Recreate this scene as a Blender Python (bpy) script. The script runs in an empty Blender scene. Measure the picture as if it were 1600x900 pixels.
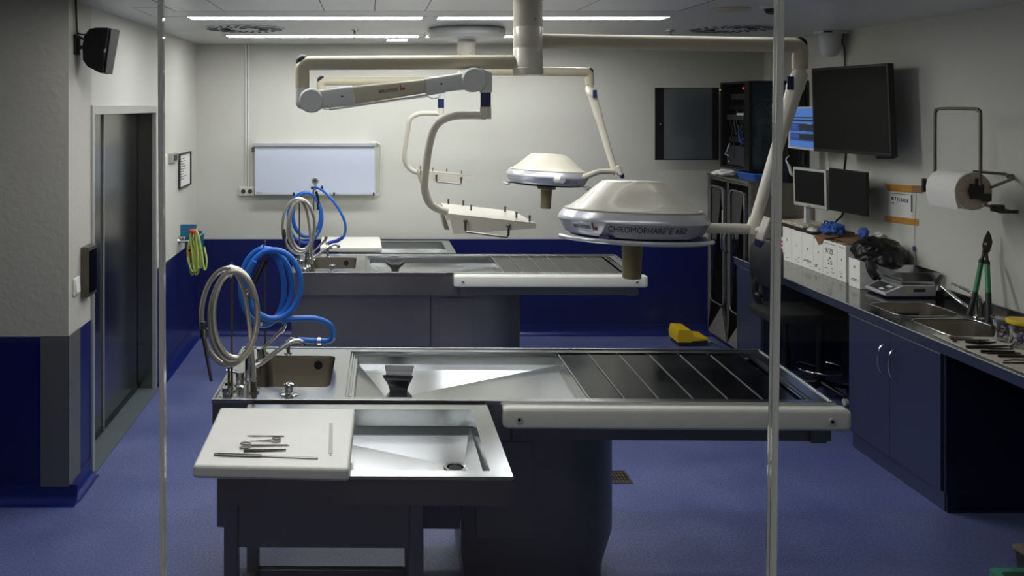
import bpy, bmesh, math, random
from mathutils import Vector, Matrix, noise
random.seed(7)
S = bpy.context.scene
C = S.collection
PI = math.pi

# ---------------------------------------------------------------- camera
F = 1300.0            # focal length in pixels of the 1600 px wide picture
VX, VY = 578.0, 166.0 # principal point: the photograph is perspective-corrected (shifted lens)
EYE = 2.15
cam = bpy.data.cameras.new('camera')
camo = bpy.data.objects.new('camera', cam); C.objects.link(camo)
camo.location = (0, 0, EYE); camo.rotation_euler = (PI/2, 0, 0)
cam.sensor_width = 36; cam.lens = 36*F/1600
cam.shift_x = (800-VX)/1600; cam.shift_y = -(450-VY)/1600
cam.clip_start = 0.05; cam.clip_end = 60
S.camera = camo

# ---------------------------------------------------------------- light
w = bpy.data.worlds.new('World'); S.world = w; w.use_nodes = True
w.node_tree.nodes['Background'].inputs[0].default_value = (0.5, 0.55, 0.65, 1)
w.node_tree.nodes['Background'].inputs[1].default_value = 0.02
S.view_settings.view_transform = 'Standard'
S.view_settings.look = 'None'
S.view_settings.gamma = 1
S.view_settings.use_curve_mapping = False
S.view_settings.exposure = 0.42
LIGHT = 20.0           # emission of the ceiling strip lights

# ---------------------------------------------------------------- measuring
def P(px, py, Y): return Vector(((px-VX)*Y/F, Y, EYE-(py-VY)*Y/F))
def onZ(px, py, z):
    Y = (EYE-z)*F/(py-VY); return Vector(((px-VX)*Y/F, Y, z))
def onX(px, py, X):
    Y = X*F/(px-VX); return Vector((X, Y, EYE-(py-VY)*Y/F))
XL, XR, YB, ZC, ZW = -1.635, 3.71, 7.83, 2.738, 0.90   # left wall, right wall, back wall, ceiling, top of blue paint

# ---------------------------------------------------------------- materials
def lin(c):
    return tuple(((v/255)/12.92 if v/255 <= .04045 else ((v/255+.055)/1.055)**2.4) for v in c)
def mat(name, rgb, rough=.5, metal=0, spec=.5, bump=None, var=None, coat=0, stretch=None, trans=0, alpha=1, emit=None, estr=0, sheen=0):
    m = bpy.data.materials.new(name); m.use_nodes = True
    nt = m.node_tree; N = nt.nodes; L = nt.links; b = N['Principled BSDF']
    c = lin(rgb) + (1,)
    b.inputs['Base Color'].default_value = c
    b.inputs['Roughness'].default_value = rough
    b.inputs['Metallic'].default_value = metal
    b.inputs['Specular IOR Level'].default_value = spec
    b.inputs['Coat Weight'].default_value = coat
    b.inputs['Transmission Weight'].default_value = trans
    b.inputs['Alpha'].default_value = alpha
    if emit: 
        b.inputs['Emission Color'].default_value = lin(emit)+(1,); b.inputs['Emission Strength'].default_value = estr
    tc = N.new('ShaderNodeTexCoord'); mp = N.new('ShaderNodeMapping'); L.new(tc.outputs['Object'], mp.inputs[0])
    if stretch: mp.inputs['Scale'].default_value = stretch
    if var:      # (scale, amount of value variation, roughness variation)
        n = N.new('ShaderNodeTexNoise'); n.inputs['Scale'].default_value = var[0]; n.inputs['Detail'].default_value = 6
        L.new(mp.outputs[0], n.inputs[0])
        mr = N.new('ShaderNodeMapRange'); mr.inputs['From Min'].default_value = .3; mr.inputs['From Max'].default_value = .7
        mr.inputs['To Min'].default_value = 1-var[1]; mr.inputs['To Max'].default_value = 1+var[1]
        L.new(n.outputs[0], mr.inputs[0])
        mx = N.new('ShaderNodeVectorMath'); mx.operation = 'SCALE'; mx.inputs[0].default_value = c[:3]
        L.new(mr.outputs[0], mx.inputs['Scale']); L.new(mx.outputs[0], b.inputs['Base Color'])
        if len(var) > 2:
            r = N.new('ShaderNodeMapRange'); r.inputs['From Min'].default_value = .3; r.inputs['From Max'].default_value = .7
            r.inputs['To Min'].default_value = max(.02, rough-var[2]); r.inputs['To Max'].default_value = rough+var[2]
            L.new(n.outputs[0], r.inputs[0]); L.new(r.outputs[0], b.inputs['Roughness'])
    if bump:     # (scale, strength, distance)
        n2 = N.new('ShaderNodeTexNoise'); n2.inputs['Scale'].default_value = bump[0]; n2.inputs['Detail'].default_value = 5
        L.new(mp.outputs[0], n2.inputs[0])
        bp = N.new('ShaderNodeBump'); bp.inputs['Strength'].default_value = bump[1]; bp.inputs['Distance'].default_value = bump[2]
        L.new(n2.outputs[0], bp.inputs['Height']); L.new(bp.outputs[0], b.inputs['Normal'])
    return m

def wall_mat(name, upper, lower, bump):
    m = mat(name, upper, .7, bump=bump, var=(2.2, .03))
    nt = m.node_tree; N = nt.nodes; L = nt.links; b = N['Principled BSDF']
    g = N.new('ShaderNodeNewGeometry'); sx = N.new('ShaderNodeSeparateXYZ'); L.new(g.outputs['Position'], sx.inputs[0])
    lt = N.new('ShaderNodeMath'); lt.operation = 'LESS_THAN'; lt.inputs[1].default_value = ZW; L.new(sx.outputs[2], lt.inputs[0])
    mx = N.new('ShaderNodeMix'); mx.data_type = 'RGBA'
    src = b.inputs['Base Color'].links[0].from_socket
    L.new(lt.outputs[0], mx.inputs[0]); L.new(src, mx.inputs[6]); mx.inputs[7].default_value = lin(lower)+(1,)
    L.new(mx.outputs[2], b.inputs['Base Color'])
    mr = N.new('ShaderNodeMapRange'); mr.inputs['To Min'].default_value = .75; mr.inputs['To Max'].default_value = .28
    L.new(lt.outputs[0], mr.inputs[0]); L.new(mr.outputs[0], b.inputs['Roughness'])
    bp = [n for n in N if n.type == 'BUMP'][0]
    mb = N.new('ShaderNodeMapRange'); mb.inputs['To Min'].default_value = bump[1]; mb.inputs['To Max'].default_value = bump[1]*.08
    L.new(lt.outputs[0], mb.inputs[0]); L.new(mb.outputs[0], bp.inputs['Strength'])
    return m

def floor_mat():
    m = mat('blue_vinyl', (86, 95, 140), .42, bump=(160, .12, .001), var=(3.0, .10, .08))
    nt = m.node_tree; N = nt.nodes; L = nt.links; b = N['Principled BSDF']
    tc = [n for n in N if n.type == 'TEX_COORD'][0]
    sp = N.new('ShaderNodeTexNoise'); sp.inputs['Scale'].default_value = 90; sp.inputs['Detail'].default_value = 2
    L.new(tc.outputs['Object'], sp.inputs[0])
    cr = N.new('ShaderNodeValToRGB'); cr.color_ramp.elements[0].position = .42; cr.color_ramp.elements[1].position = .62
    cr.color_ramp.elements[0].color = (.75, .75, .78, 1); cr.color_ramp.elements[1].color = (1.25, 1.25, 1.2, 1)
    L.new(sp.outputs[0], cr.inputs[0])
    sc = N.new('ShaderNodeTexNoise'); sc.inputs['Scale'].default_value = 1.3; sc.inputs['Detail'].default_value = 8; sc.inputs['Roughness'].default_value = .65
    L.new(tc.outputs['Object'], sc.inputs[0])
    c2 = N.new('ShaderNodeValToRGB'); c2.color_ramp.elements[0].position = .35; c2.color_ramp.elements[1].position = .7
    c2.color_ramp.elements[0].color = (.86, .88, .95, 1); c2.color_ramp.elements[1].color = (1.18, 1.14, 1.02, 1)
    L.new(sc.outputs[0], c2.inputs[0])
    src = b.inputs['Base Color'].links[0].from_socket
    a = N.new('ShaderNodeVectorMath'); a.operation = 'MULTIPLY'; L.new(src, a.inputs[0]); L.new(cr.outputs[0], a.inputs[1])
    a2 = N.new('ShaderNodeVectorMath'); a2.operation = 'MULTIPLY'; L.new(a.outputs[0], a2.inputs[0]); L.new(c2.outputs[0], a2.inputs[1])
    L.new(a2.outputs[0], b.inputs['Base Color'])
    return m

def glass_mat(name, tint=(1, 1, 1), refl=1.0, rough=0.0):
    m = bpy.data.materials.new(name); m.use_nodes = True
    nt = m.node_tree; N = nt.nodes; L = nt.links; N.remove(N['Principled BSDF'])
    t = N.new('ShaderNodeBsdfTransparent'); t.inputs[0].default_value = tint+(1,)
    g = N.new('ShaderNodeBsdfGlossy'); g.inputs['Roughness'].default_value = rough
    f = N.new('ShaderNodeFresnel'); f.inputs[0].default_value = 1.45
    k = N.new('ShaderNodeMath'); k.operation = 'MULTIPLY'; k.inputs[1].default_value = refl; L.new(f.outputs[0], k.inputs[0])
    mx = N.new('ShaderNodeMixShader'); L.new(k.outputs[0], mx.inputs[0]); L.new(t.outputs[0], mx.inputs[1]); L.new(g.outputs[0], mx.inputs[2])
    L.new(mx.outputs[0], N['Material Output'].inputs[0])
    return m

def band_mat(name, rgb, rough, period, axis='Z'):   # fine ribs, for corrugated hoses
    m = mat(name, rgb, rough, metal=1)
    return m

M = {}
M['wall'] = wall_mat('painted_plaster', (196, 195, 184), (11, 22, 84), (70, .25, .003))
M['rough_wall'] = wall_mat('rough_painted_plaster', (178, 175, 164), (12, 22, 84), (28, .5, .006))
M['cove'] = mat('blue_cove', (14, 30, 98), .3)
M['floor'] = floor_mat()
M['ceiling'] = mat('ceiling_paint', (208, 208, 205), .33, spec=.6)
M['seam'] = mat('seam_dark', (40, 40, 42), .8)
M['steel'] = mat('brushed_steel', (196, 198, 198), .19, 1, var=(3, .02, .04))
M['steel_panel'] = mat('steel_panel', (150, 146, 140), .42, 1, var=(1.5, .08, .06))
M['steel_plate'] = mat('polished_steel_plate', (100, 102, 104), .15, 1, var=(5, .10, .04))
M['steel_tray'] = mat('tray_steel', (196, 198, 198), .19, 1, bump=(1.4, .05, .002))
M['basin'] = mat('basin_steel', (178, 173, 160), .28, 1)
M['chrome'] = mat('chrome', (205, 205, 205), .12, 1)
M['tool'] = mat('tool_steel', (130, 128, 120), .3, 1)
M['tool_dark'] = mat('worn_tool_steel', (62, 58, 54), .45, .8)
M['door_steel'] = mat('door_steel', (146, 146, 144), .22, 1)
M['cupboard_steel'] = mat('cupboard_steel', (150, 148, 140), .38, .45)
M['frame_steel'] = mat('frame_steel', (184, 185, 178), .35, .6)
M['enamel'] = mat('ivory_enamel', (208, 203, 184), .32, spec=.5, coat=.2)
M['enamel_grey'] = mat('pale_grey_enamel', (200, 201, 196), .35)
M['enamel_tan'] = mat('tan_enamel', (186, 178, 152), .38)
M['silver'] = mat('silver_lacquer', (206, 205, 208), .32, .5)
M['silver_dark'] = mat('silver_lacquer_band', (120, 120, 122), .4, .5)
M['navy'] = mat('navy_plastic', (22, 32, 84), .4)
M['handle'] = mat('olive_handle_plastic', (150, 138, 96), .5)
M['ink'] = mat('dark_ink', (24, 26, 40), .6)
M['red'] = mat('red_ink', (176, 30, 34), .5)
M['white_poly'] = mat('white_polyethylene', (226, 224, 212), .45, var=(14, .02))
M['white'] = mat('white_plastic', (214, 214, 206), .4)
M['rubber'] = mat('black_rubber', (24, 24, 26), .42)
M['black'] = mat('black_plastic', (14, 14, 16), .4, spec=.3)
M['black_matte'] = mat('black_matte', (10, 10, 11), .7)
M['dark_grey'] = mat('dark_grey_plastic', (42, 43, 46), .5)
M['screen'] = mat('screen_glass_off', (6, 6, 7), .12, spec=.1)
M['screen_matte'] = mat('matte_screen_off', (12, 12, 13), .4, spec=.12)
M['blue_hose'] = mat('blue_rubber_hose', (30, 104, 196), .38)
M['blue_hose_dark'] = mat('blue_hose_sleeve', (20, 56, 160), .45)
M['steel_hose'] = mat('braided_steel_hose', (206, 200, 184), .33, .85)
M['green_hose'] = mat('yellow_green_hose', (176, 192, 98), .45)
M['teal'] = mat('teal_plastic', (12, 104, 140), .45)
M['orange'] = mat('orange_plastic', (196, 70, 28), .45)
M['cab'] = mat('blue_metallic_laminate', (92, 98, 124), .36, .8, var=(60, .04))
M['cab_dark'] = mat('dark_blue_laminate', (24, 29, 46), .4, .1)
M['counter'] = mat('counter_steel', (120, 120, 120), .16, 1, var=(8, .08, .05))
M['card'] = mat('white_cardboard', (232, 230, 222), .8)
M['brown'] = mat('brown_cardboard', (120, 88, 60), .85, var=(20, .12))
M['tape'] = mat('brown_tape', (186, 132, 52), .45, var=(30, .10))
M['paper'] = mat('paper', (222, 221, 214), .85)
M['tissue'] = mat('tissue_paper', (222, 220, 212), .9)
M['tissue_side'] = mat('tissue_roll_end', (186, 172, 150), .9, var=(60, .10))
M['bag'] = mat('black_bin_bag', (9, 9, 10), .36, spec=.35)
M['glove'] = mat('blue_nitrile', (44, 84, 158), .5)
M['lens'] = mat('smoked_glass_door', (52, 66, 76), .08, spec=.6, alpha=.55)
M['yellow'] = mat('yellow_plastic', (226, 190, 20), .4)
M['green'] = mat('green_grip', (14, 120, 62), .45)
M['crate'] = mat('green_crate_plastic', (84, 172, 146), .5)
M['purple'] = mat('purple_caps', (74, 52, 120), .5)
M['magenta'] = mat('magenta_print', (170, 30, 120), .6)
M['beige'] = mat('beige_surface', (130, 116, 96), .6)
M['tube_steel'] = mat('dull_tube_steel', (104, 98, 86), .4, .8)
M['tile'] = mat('ceiling_tile', (236, 236, 232), .28, spec=.6)
M['beige_floor'] = mat('corridor_vinyl', (150, 138, 118), .4, var=(40, .06))
M['lamp_dim'] = mat('strip_diffuser_dimmed', (255, 255, 255), .5, emit=(252, 252, 255), estr=LIGHT*.5)
M['lamp_low'] = mat('strip_diffuser_low', (255, 255, 255), .5, emit=(252, 252, 255), estr=LIGHT*.22)
M['lamp'] = mat('strip_diffuser', (255, 255, 255), .5, emit=(252, 252, 255), estr=LIGHT)
M['glow'] = mat('panel_diffuser', (255, 255, 255), .5, emit=(250, 252, 255), estr=LIGHT*.55)
M['lightbox'] = mat('milky_acrylic', (196, 202, 216), .3, spec=.5)
M['glass'] = glass_mat('partition_glass', (.975, .985, .985), .55)
M['cab_glass'] = glass_mat('cupboard_glass', (.42, .46, .48), 2.2)
M['clear'] = glass_mat('clear_plastic', (.80, .80, .79), 2.5, .1)
M['joint'] = mat('silicone_joint', (235, 235, 230), .5, spec=.4)
_n = M['joint'].node_tree; _t = _n.nodes.new('ShaderNodeBsdfTranslucent'); _t.inputs[0].default_value = (.85, .85, .82, 1)
_m = _n.nodes.new('ShaderNodeMixShader'); _m.inputs[0].default_value = .7
_n.links.new(_n.nodes['Principled BSDF'].outputs[0], _m.inputs[1]); _n.links.new(_t.outputs[0], _m.inputs[2]); _n.links.new(_m.outputs[0], _n.nodes['Material Output'].inputs[0])
M['scr_blue'] = mat('lit_screen_blue', (20, 30, 60), .3, emit=(70, 122, 200), estr=.55)
M['scr_dark'] = mat('lit_screen_dark', (10, 14, 20), .3, emit=(22, 30, 44), estr=.4)
M['scr_mid'] = mat('lit_screen_mid', (10, 20, 50), .3, emit=(30, 66, 140), estr=.5)
M['led_red'] = mat('red_led', (60, 5, 5), .4, emit=(255, 40, 30), estr=1.5)
M['led_yellow'] = mat('yellow_led', (60, 60, 5), .4, emit=(220, 200, 40), estr=.5)

# ---------------------------------------------------------------- geometry helper
class MB:
    def __init__(s, mtx=None): s.b = bmesh.new(); s.M = mtx or Matrix()
    def v(s, p): return s.b.verts.new(s.M @ Vector(p))
    def f(s, vs):
        try: return s.b.faces.new(vs)
        except ValueError: return None
    def box(s, x0, x1, y0, y1, z0, z1):
        p = [s.v((x, y, z)) for z in (z0, z1) for y in (y0, y1) for x in (x0, x1)]
        for q in ((0,2,3,1),(4,5,7,6),(0,1,5,4),(2,6,7,3),(0,4,6,2),(1,3,7,5)): s.f([p[i] for i in q])
        return s
    def hexa(s, bot, top):      # two loops of n points -> closed solid
        a = [s.v(p) for p in bot]; t = [s.v(p) for p in top]; n = len(a)
        s.f(a[::-1]); s.f(t)
        for i in range(n): s.f([a[i], a[(i+1)%n], t[(i+1)%n], t[i]])
        return s
    def prism(s, pts, axis, a0, a1):   # outline in the plane across axis, extruded a0..a1
        def mk(p, a):
            return {'x': (a, p[0], p[1]), 'y': (p[0], a, p[1]), 'z': (p[0], p[1], a)}[axis]
        return s.hexa([mk(p, a0) for p in pts], [mk(p, a1) for p in pts])
    def loft(s, loops, cap0=True, cap1=True, close=False):
        L = [[s.v(p) for p in lp] for lp in loops]; n = len(L[0])
        for a, b in zip(L, L[1:]):
            for i in range(n): s.f([a[i], a[(i+1)%n], b[(i+1)%n], b[i]])
        if close:
            a, b = L[-1], L[0]
            for i in range(n): s.f([a[i], a[(i+1)%n], b[(i+1)%n], b[i]])
        else:
            if cap0: s.f(L[0][::-1])
            if cap1: s.f(L[-1])
        return s
    def tube(s, pts, r, n=10, smooth=0, closed=False):
        pts = [Vector(p) for p in pts]
        if smooth: pts = catmull(pts, smooth, closed)
        m = len(pts); rs = r if isinstance(r, (list, tuple)) else [r]*m
        if len(rs) != m: rs = [rs[min(len(rs)-1, int(i*(len(rs)-1)/(m-1)+.5))] for i in range(m)]
        loops = []; up = None
        for i, p in enumerate(pts):
            if closed: t = pts[(i+1)%m]-pts[i-1]
            else: t = pts[min(i+1, m-1)]-pts[max(i-1, 0)]
            t.normalize()
            if up is None:
                up = Vector((0,0,1)) if abs(t.z) < .9 else Vector((1,0,0))
            u = (up - t*up.dot(t)).normalized(); up = u; w_ = t.cross(u)
            loops.append([p + (u*math.cos(2*PI*k/n) + w_*math.sin(2*PI*k/n))*rs[i] for k in range(n)])
        return s.loft(loops, close=closed)
    def cyl(s, p0, p1, r0, r1=None, n=24):
        return s.tube([p0, p1], [r0, r0 if r1 is None else r1], n)
    def lathe(s, prof, c=(0,0,0), n=40, axis='z'):   # prof: (r, h)
        c = Vector(c); loops = []
        for r, h in prof:
            lp = []
            for k in range(n):
                a = 2*PI*k/n; x, y = max(r, 1e-5)*math.cos(a), max(r, 1e-5)*math.sin(a)
                lp.append(c + Vector({'z': (x, y, h), 'y': (x, h, -y), 'x': (h, x, y)}[axis]))
            loops.append(lp)
        return s.loft(loops)
    def ball(s, c, r, sc=(1,1,1), n=3, rough=0, freq=3, seed=0):
        t = bmesh.new(); bmesh.ops.create_icosphere(t, subdivisions=n, radius=1)
        vm = {}
        for v in t.verts:
            d = v.co.normalized(); k = 1
            if rough: 
                q = d*freq + Vector((seed*7.3, seed*1.7, seed))
                k = 1 + rough*(noise.noise(q) + .6*abs(noise.noise(q*2.3)) + .35*noise.noise(q*5))
            vm[v] = s.v(Vector(c) + Vector((d.x*sc[0], d.y*sc[1], d.z*sc[2]))*r*k)
        for f in t.faces: s.f([vm[v] for v in f.verts])
        t.free(); return s
    def plate(s, z, outer, holes):       # flat plate with holes, one surface
        es = []
        for lp in [outer]+holes:
            vs = [s.v((x, y, z)) for x, y in lp]
            for i in range(len(vs)): es.append(s.b.edges.new((vs[i], vs[(i+1)%len(vs)])))
        bmesh.ops.triangle_fill(s.b, use_beauty=True, use_dissolve=False, edges=es, normal=(0,0,1))
        return s
    def skirt(s, loop, z0, z1, loop1=None):
        loop1 = loop1 or loop
        return s.loft([[(x, y, z0) for x, y in loop], [(x, y, z1) for x, y in loop1]], False, False)

def catmull(pts, k, closed=False):
    out = []; n = len(pts)
    rng = range(n) if closed else range(n-1)
    for i in rng:
        if closed: a, b, c, d = pts[i-1], pts[i], pts[(i+1)%n], pts[(i+2)%n]
        else: a, b, c, d = pts[max(i-1,0)], pts[i], pts[i+1], pts[min(i+2, n-1)]
        for j in range(k):
            t = j/k
            out.append(.5*((2*b) + (c-a)*t + (2*a-5*b+4*c-d)*t*t + (3*b-a-3*c+d)*t**3))
    if not closed: out.append(pts[-1])
    return out
def rrect(x0, x1, y0, y1, r, n=6):
    o = []
    for cx, cy, a0 in ((x1-r, y0+r, -90), (x1-r, y1-r, 0), (x0+r, y1-r, 90), (x0+r, y0+r, 180)):
        for k in range(n+1):
            a = math.radians(a0+90*k/n); o.append((cx+r*math.cos(a), cy+r*math.sin(a)))
    return o
def circ(cx, cy, r, n=24): return [(cx+r*math.cos(2*PI*k/n), cy+r*math.sin(2*PI*k/n)) for k in range(n)]

WORLD = {}
def thing(name, label, cat, loc=(0,0,0), rotz=0, group=None, world=True):
    o = bpy.data.objects.new(name, None); C.objects.link(o); o.empty_display_size = .05
    o.location = loc; o.rotation_euler = (0, 0, rotz)
    o['label'] = label; o['category'] = cat
    if group: o['group'] = group
    if world: WORLD[o] = Matrix.Translation(-Vector(loc))
    return o
def tag(o, label, cat, group=None, kind=None):
    o['label'] = label; o['category'] = cat
    if group: o['group'] = group
    if kind: o['kind'] = kind
    return o
def obj(name, mb, m, parent=None, bevel=0, seg=2, smooth=35, label=None):
    me = bpy.data.meshes.new(name)
    bmesh.ops.recalc_face_normals(mb.b, faces=mb.b.faces)
    mb.b.to_mesh(me); mb.b.free()
    ms = m if isinstance(m, list) else [m]
    for q in ms: me.materials.append(M[q] if isinstance(q, str) else q)
    if smooth:
        for p in me.polygons: p.use_smooth = True
        me.set_sharp_from_angle(angle=math.radians(smooth))
    o = bpy.data.objects.new(name, me); C.objects.link(o)
    if parent:
        o.parent = parent
        if parent in WORLD: o.matrix_parent_inverse = WORLD[parent]
    if bevel:
        bv = o.modifiers.new('bevel', 'BEVEL'); bv.width = bevel; bv.segments = seg; bv.limit_method = 'ANGLE'; bv.angle_limit = math.radians(40)
        if smooth: bv.harden_normals = True
    if label: o['label'] = label
    return o
def solo(name, mb, m, label, cat, group=None, **k):
    return tag(obj(name, mb, m, None, **k), label, cat, group)
def struct(name, mb, m, parent=None, label=None, cat=None, **k):
    o = obj(name, mb, m, parent, **k)
    if not parent:
        o['kind'] = 'structure'
        if label: o['label'] = label; o['category'] = cat or name.split('_')[0]
    return o
def kids(o): return [c for c in bpy.data.objects if c.parent == o]
def copy_tree(o, parent=None):
    ch = kids(o); c = o.copy(); C.objects.link(c); c.parent = parent
    if o in WORLD: WORLD[c] = WORLD[o]
    for k in ch: copy_tree(k, c)
    return c
def text_bm(txt, size, depth=.0004, bold=0):
    cu = bpy.data.curves.new('lettering', 'FONT'); cu.body = txt; cu.size = size; cu.extrude = depth; cu.offset = bold
    cu.align_x = 'CENTER'; cu.align_y = 'CENTER'; cu.resolution_u = 3
    o = bpy.data.objects.new('lettering', cu); C.objects.link(o)
    dg = bpy.context.evaluated_depsgraph_get(); me = bpy.data.meshes.new_from_object(o.evaluated_get(dg))
    b = bmesh.new(); b.from_mesh(me)
    bpy.data.objects.remove(o); bpy.data.meshes.remove(me); bpy.data.curves.remove(cu)
    return b
def lettering(name, txt, size, mtx, m, parent, fit=None, warp=None, bold=0):
    b = text_bm(txt, size, bold=bold)
    if fit:
        xs = [v.co.x for v in b.verts]; k = fit/(max(xs)-min(xs)); mid = (max(xs)+min(xs))/2
        for v in b.verts: v.co.x = (v.co.x-mid)*k
    for v in b.verts: v.co = warp(v.co) if warp else mtx @ v.co
    mb = MB(); mb.b.free(); mb.b = b
    return obj(name, mb, m, parent, smooth=0)

# ================================================================ THE ROOM
XN, YF, YD = -2.75, -2.4, 4.513     # far-left wall of the near part, wall behind the viewer, near face of the projecting wall block
D0, D1 = 4.885, 6.345               # door opening along the left wall
mb = MB().box(XN-.3, XR+.3, 1.0, YB+.3, -.1, 0)
struct('trim_9', MB().box(XN-.3, XR+.3, YF-.3, 1.0, -.1, 0), 'beige_floor', smooth=0, label='beige floor on the viewer side of the glass partition', cat='floor')
struct('floor', mb, 'floor', label='blue speckled vinyl floor of the room', cat='floor', smooth=0)
mb = MB().box(XN-.3, XR+.3, YF-.3, YB+.3, ZC+.012, ZC+.2)
struct('ceiling', mb, 'ceiling', label='grey painted ceiling with recessed strip lights', cat='ceiling', smooth=0)
# plaster sheet with openings for the strip lights and the lowered panel field
LX0, LX1 = -1.21, 1.98
strips = [(LX0, .36, 5.44, 5.64), (.44, LX1, 5.44, 5.64), (LX0, .42, 6.9, 7.1), (.46, LX1, 6.9, 7.1),
          (LX0, .36, 3.9, 4.1), (.44, LX1, 3.9, 4.1), (LX0, .36, 2.3, 2.5), (.44, LX1, 2.3, 2.5), (-1.3, 1.6, -.7, -.5)]  # last entry: unseen lamp added behind the glass to brighten joints and steel fronts
def rect(x0, x1, y0, y1): return [(x0,y0),(x1,y0),(x1,y1),(x0,y1)]
mb = MB()
mb.plate(ZC, rect(XN, XR, YF, YB), [rect(*s) for s in strips])
struct('trim_1', mb, 'ceiling', smooth=0, label='smooth ceiling lining around the strip lights', cat='ceiling')
mb = MB().box(XL-1.2, XL, YD, D0, 0, ZC)
o = struct('wall_left_near', mb, 'rough_wall', smooth=0, label='rough plastered wall block nearest on the left, blue below', cat='wall')
mb = MB()
mb.box(XL-1.2, XL, D0, D1, 2.15, ZC).box(XL-1.2, XL, D1, YB+.3, 0, ZC).box(XL-1.2, XL-.17, D0, D1, 0, 2.15)
struct('wall_left', mb, 'wall', smooth=0, label='left wall with the steel door, white above and blue below', cat='wall')
struct('wall_back', MB().box(XL-.3, XR+.3, YB, YB+.3, 0, ZC), 'wall', smooth=0, label='back wall, white above and deep blue below', cat='wall')
struct('wall_right', MB().box(XR, XR+.3, YF-.3, YB+.3, 0, ZC), 'wall', smooth=0, label='right wall above the steel counter', cat='wall')
struct('wall_front', MB().box(XN-.3, XR+.3, YF-.3, YF, 0, ZC), 'wall', smooth=0)
struct('wall_far_left', MB().box(XN-.3, XN, YF, YD+.5, 0, ZC), 'wall', smooth=0)
def cove_pts(n=6, r=.055):
    p = [(0, .10), (0.004, .10)]
    for k in range(n+1):
        a = PI/2*k/n; p.append((.004 + r*(1-math.cos(a)), .0+r*(1-math.sin(a))))
    p.append((.004+r, 0)); p.append((0, 0)); return p
cv = cove_pts()
mb = MB().loft([[(XL+a, y, z) for a, z in cv] for y in (D1+.03, YB)]); struct('baseboard_left', mb, 'cove')
mb = MB().loft([[(XL+a, y, z) for a, z in cv] for y in (YD, D0-.03)])
mb.loft([[(x, YD-a, z) for a, z in cv] for x in (XN, XL+.05)]); struct('baseboard_near_left', mb, 'cove')
mb = MB().loft([[(x, YB-a, z) for a, z in cv] for x in (XL, XR)]); struct('baseboard_back', mb, 'cove')
# stainless guard around the corner of the block
mb = MB().box(XL-.15, XL+.004, YD-.006, YD-.001, .09, ZW+.005).box(XL+.0005, XL+.006, YD-.006, YD+.17, .09, ZW+.005)
struct('trim_2', mb, mat('guard_steel', (112, 112, 108), .4, .5), bevel=.001, label='stainless steel corner guard on the blue dado', cat='corner guard')

# door with steel frame, set back in the wall
mb = MB()
fr = .03
mb.box(XL-.02, XL+.012, D0-.012, D0+fr, 0, 2.155).box(XL-.02, XL+.012, D1-fr, D1+.012, 0, 2.155)
mb.box(XL-.02, XL+.012, D0+fr, D1-fr, 2.10, 2.155)
struct('trim_3', mb, 'frame_steel', bevel=.003, label='pale metal frame around the sliding steel door', cat='door frame')
mb = MB()
mb.box(XL-.168, XL-.002, D1-.022, D1, 0, 2.13).box(XL-.168, XL-.002, D0, D0+.022, 0, 2.13).box(XL-.168, XL-.002, D0+.022, D1-.022, 2.11, 2.13)
struct('trim_4', mb, 'door_steel', smooth=0, label='dark steel reveal lining the door recess', cat='door reveal')
dr = MB().box(XL-.165, XL-.13, D0+.03, D1-.035, .012, 2.10)
d = struct('door_1', dr, 'door_steel', label='tall brushed steel sliding door in the left wall', cat='door', bevel=.003)
obj('edge_strip', MB().box(XL-.128, XL-.118, D0+.60, D0+.612, .012, 2.10), 'frame_steel', d, smooth=0)
obj('bottom_seal', MB().box(XL-.13, XL-.122, D0+.04, D1-.04, .012, .04), 'rubber', d, smooth=0)
struct('trim_5', MB().box(XL-.168, XL+.03, D0+.002, D1-.002, .0005, .006), mat('threshold_metal', (84, 94, 96), .5, .2), smooth=0, label='grey green threshold strip under the steel door', cat='threshold')

# glass partition between the viewer and the room
YG = 1.0
def gx(px): return (px-VX)*YG/F
jl0, jl1, jr0, jr1 = gx(250), gx(253.5), gx(1221), gx(1208.5)
zt, zb = EYE+(VY)*YG/F, EYE-(900-VY)*YG/F
def atz(a, b, z): return a + (b-a)*(zt-z)/(zt-zb)
def pane(xa, xb):   # xa, xb: functions of z
    m_ = MB(); y0, y1 = YG, YG+.010
    q = [[(xa(z), y, z), (xb(z), y, z)] for z, y in ((0, y0), (ZC, y0))]
    m_.hexa([(xa(0),y0,.0),(xb(0),y0,.0),(xb(0),y1,.0),(xa(0),y1,.0)], [(xa(ZC),y0,ZC),(xb(ZC),y0,ZC),(xb(ZC),y1,ZC),(xa(ZC),y1,ZC)])
    return m_
jl = lambda z: atz(jl0, jl1, z); jr = lambda z: atz(jr0, jr1, z)
wl, wr = .0031, .0044
struct('window_1', pane(lambda z: XN, lambda z: jl(z)-wl), 'glass', smooth=0, label='left glass pane of the viewing partition', cat='glass pane')
struct('window_2', pane(lambda z: jl(z)+wl, lambda z: jr(z)-wr), 'glass', smooth=0, label='wide middle glass pane of the viewing partition', cat='glass pane')
struct('window_3', pane(lambda z: jr(z)+wr, lambda z: XR), 'glass', smooth=0, label='right glass pane of the viewing partition', cat='glass pane')
for nm, fn, wd, lb in (('trim_6', jl, wl, 'thin pale vertical glass joint at the left, before the steel door'), ('trim_7', jr, wr, 'wider pale vertical glass joint at the right, before the counter')):
    m_ = MB(); pr = [(-wd, -.001), (wd, -.001), (wd, .011), (-wd, .011)]
    prof = rrect(-wd, wd, -.002, .012, wd*.9, 3)
    m_.loft([[(fn(z)+a, YG+b, z) for a, b in prof] for z in (0, ZC)])
    struct(nm, m_, 'joint', label=lb, cat='glass joint')

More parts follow.
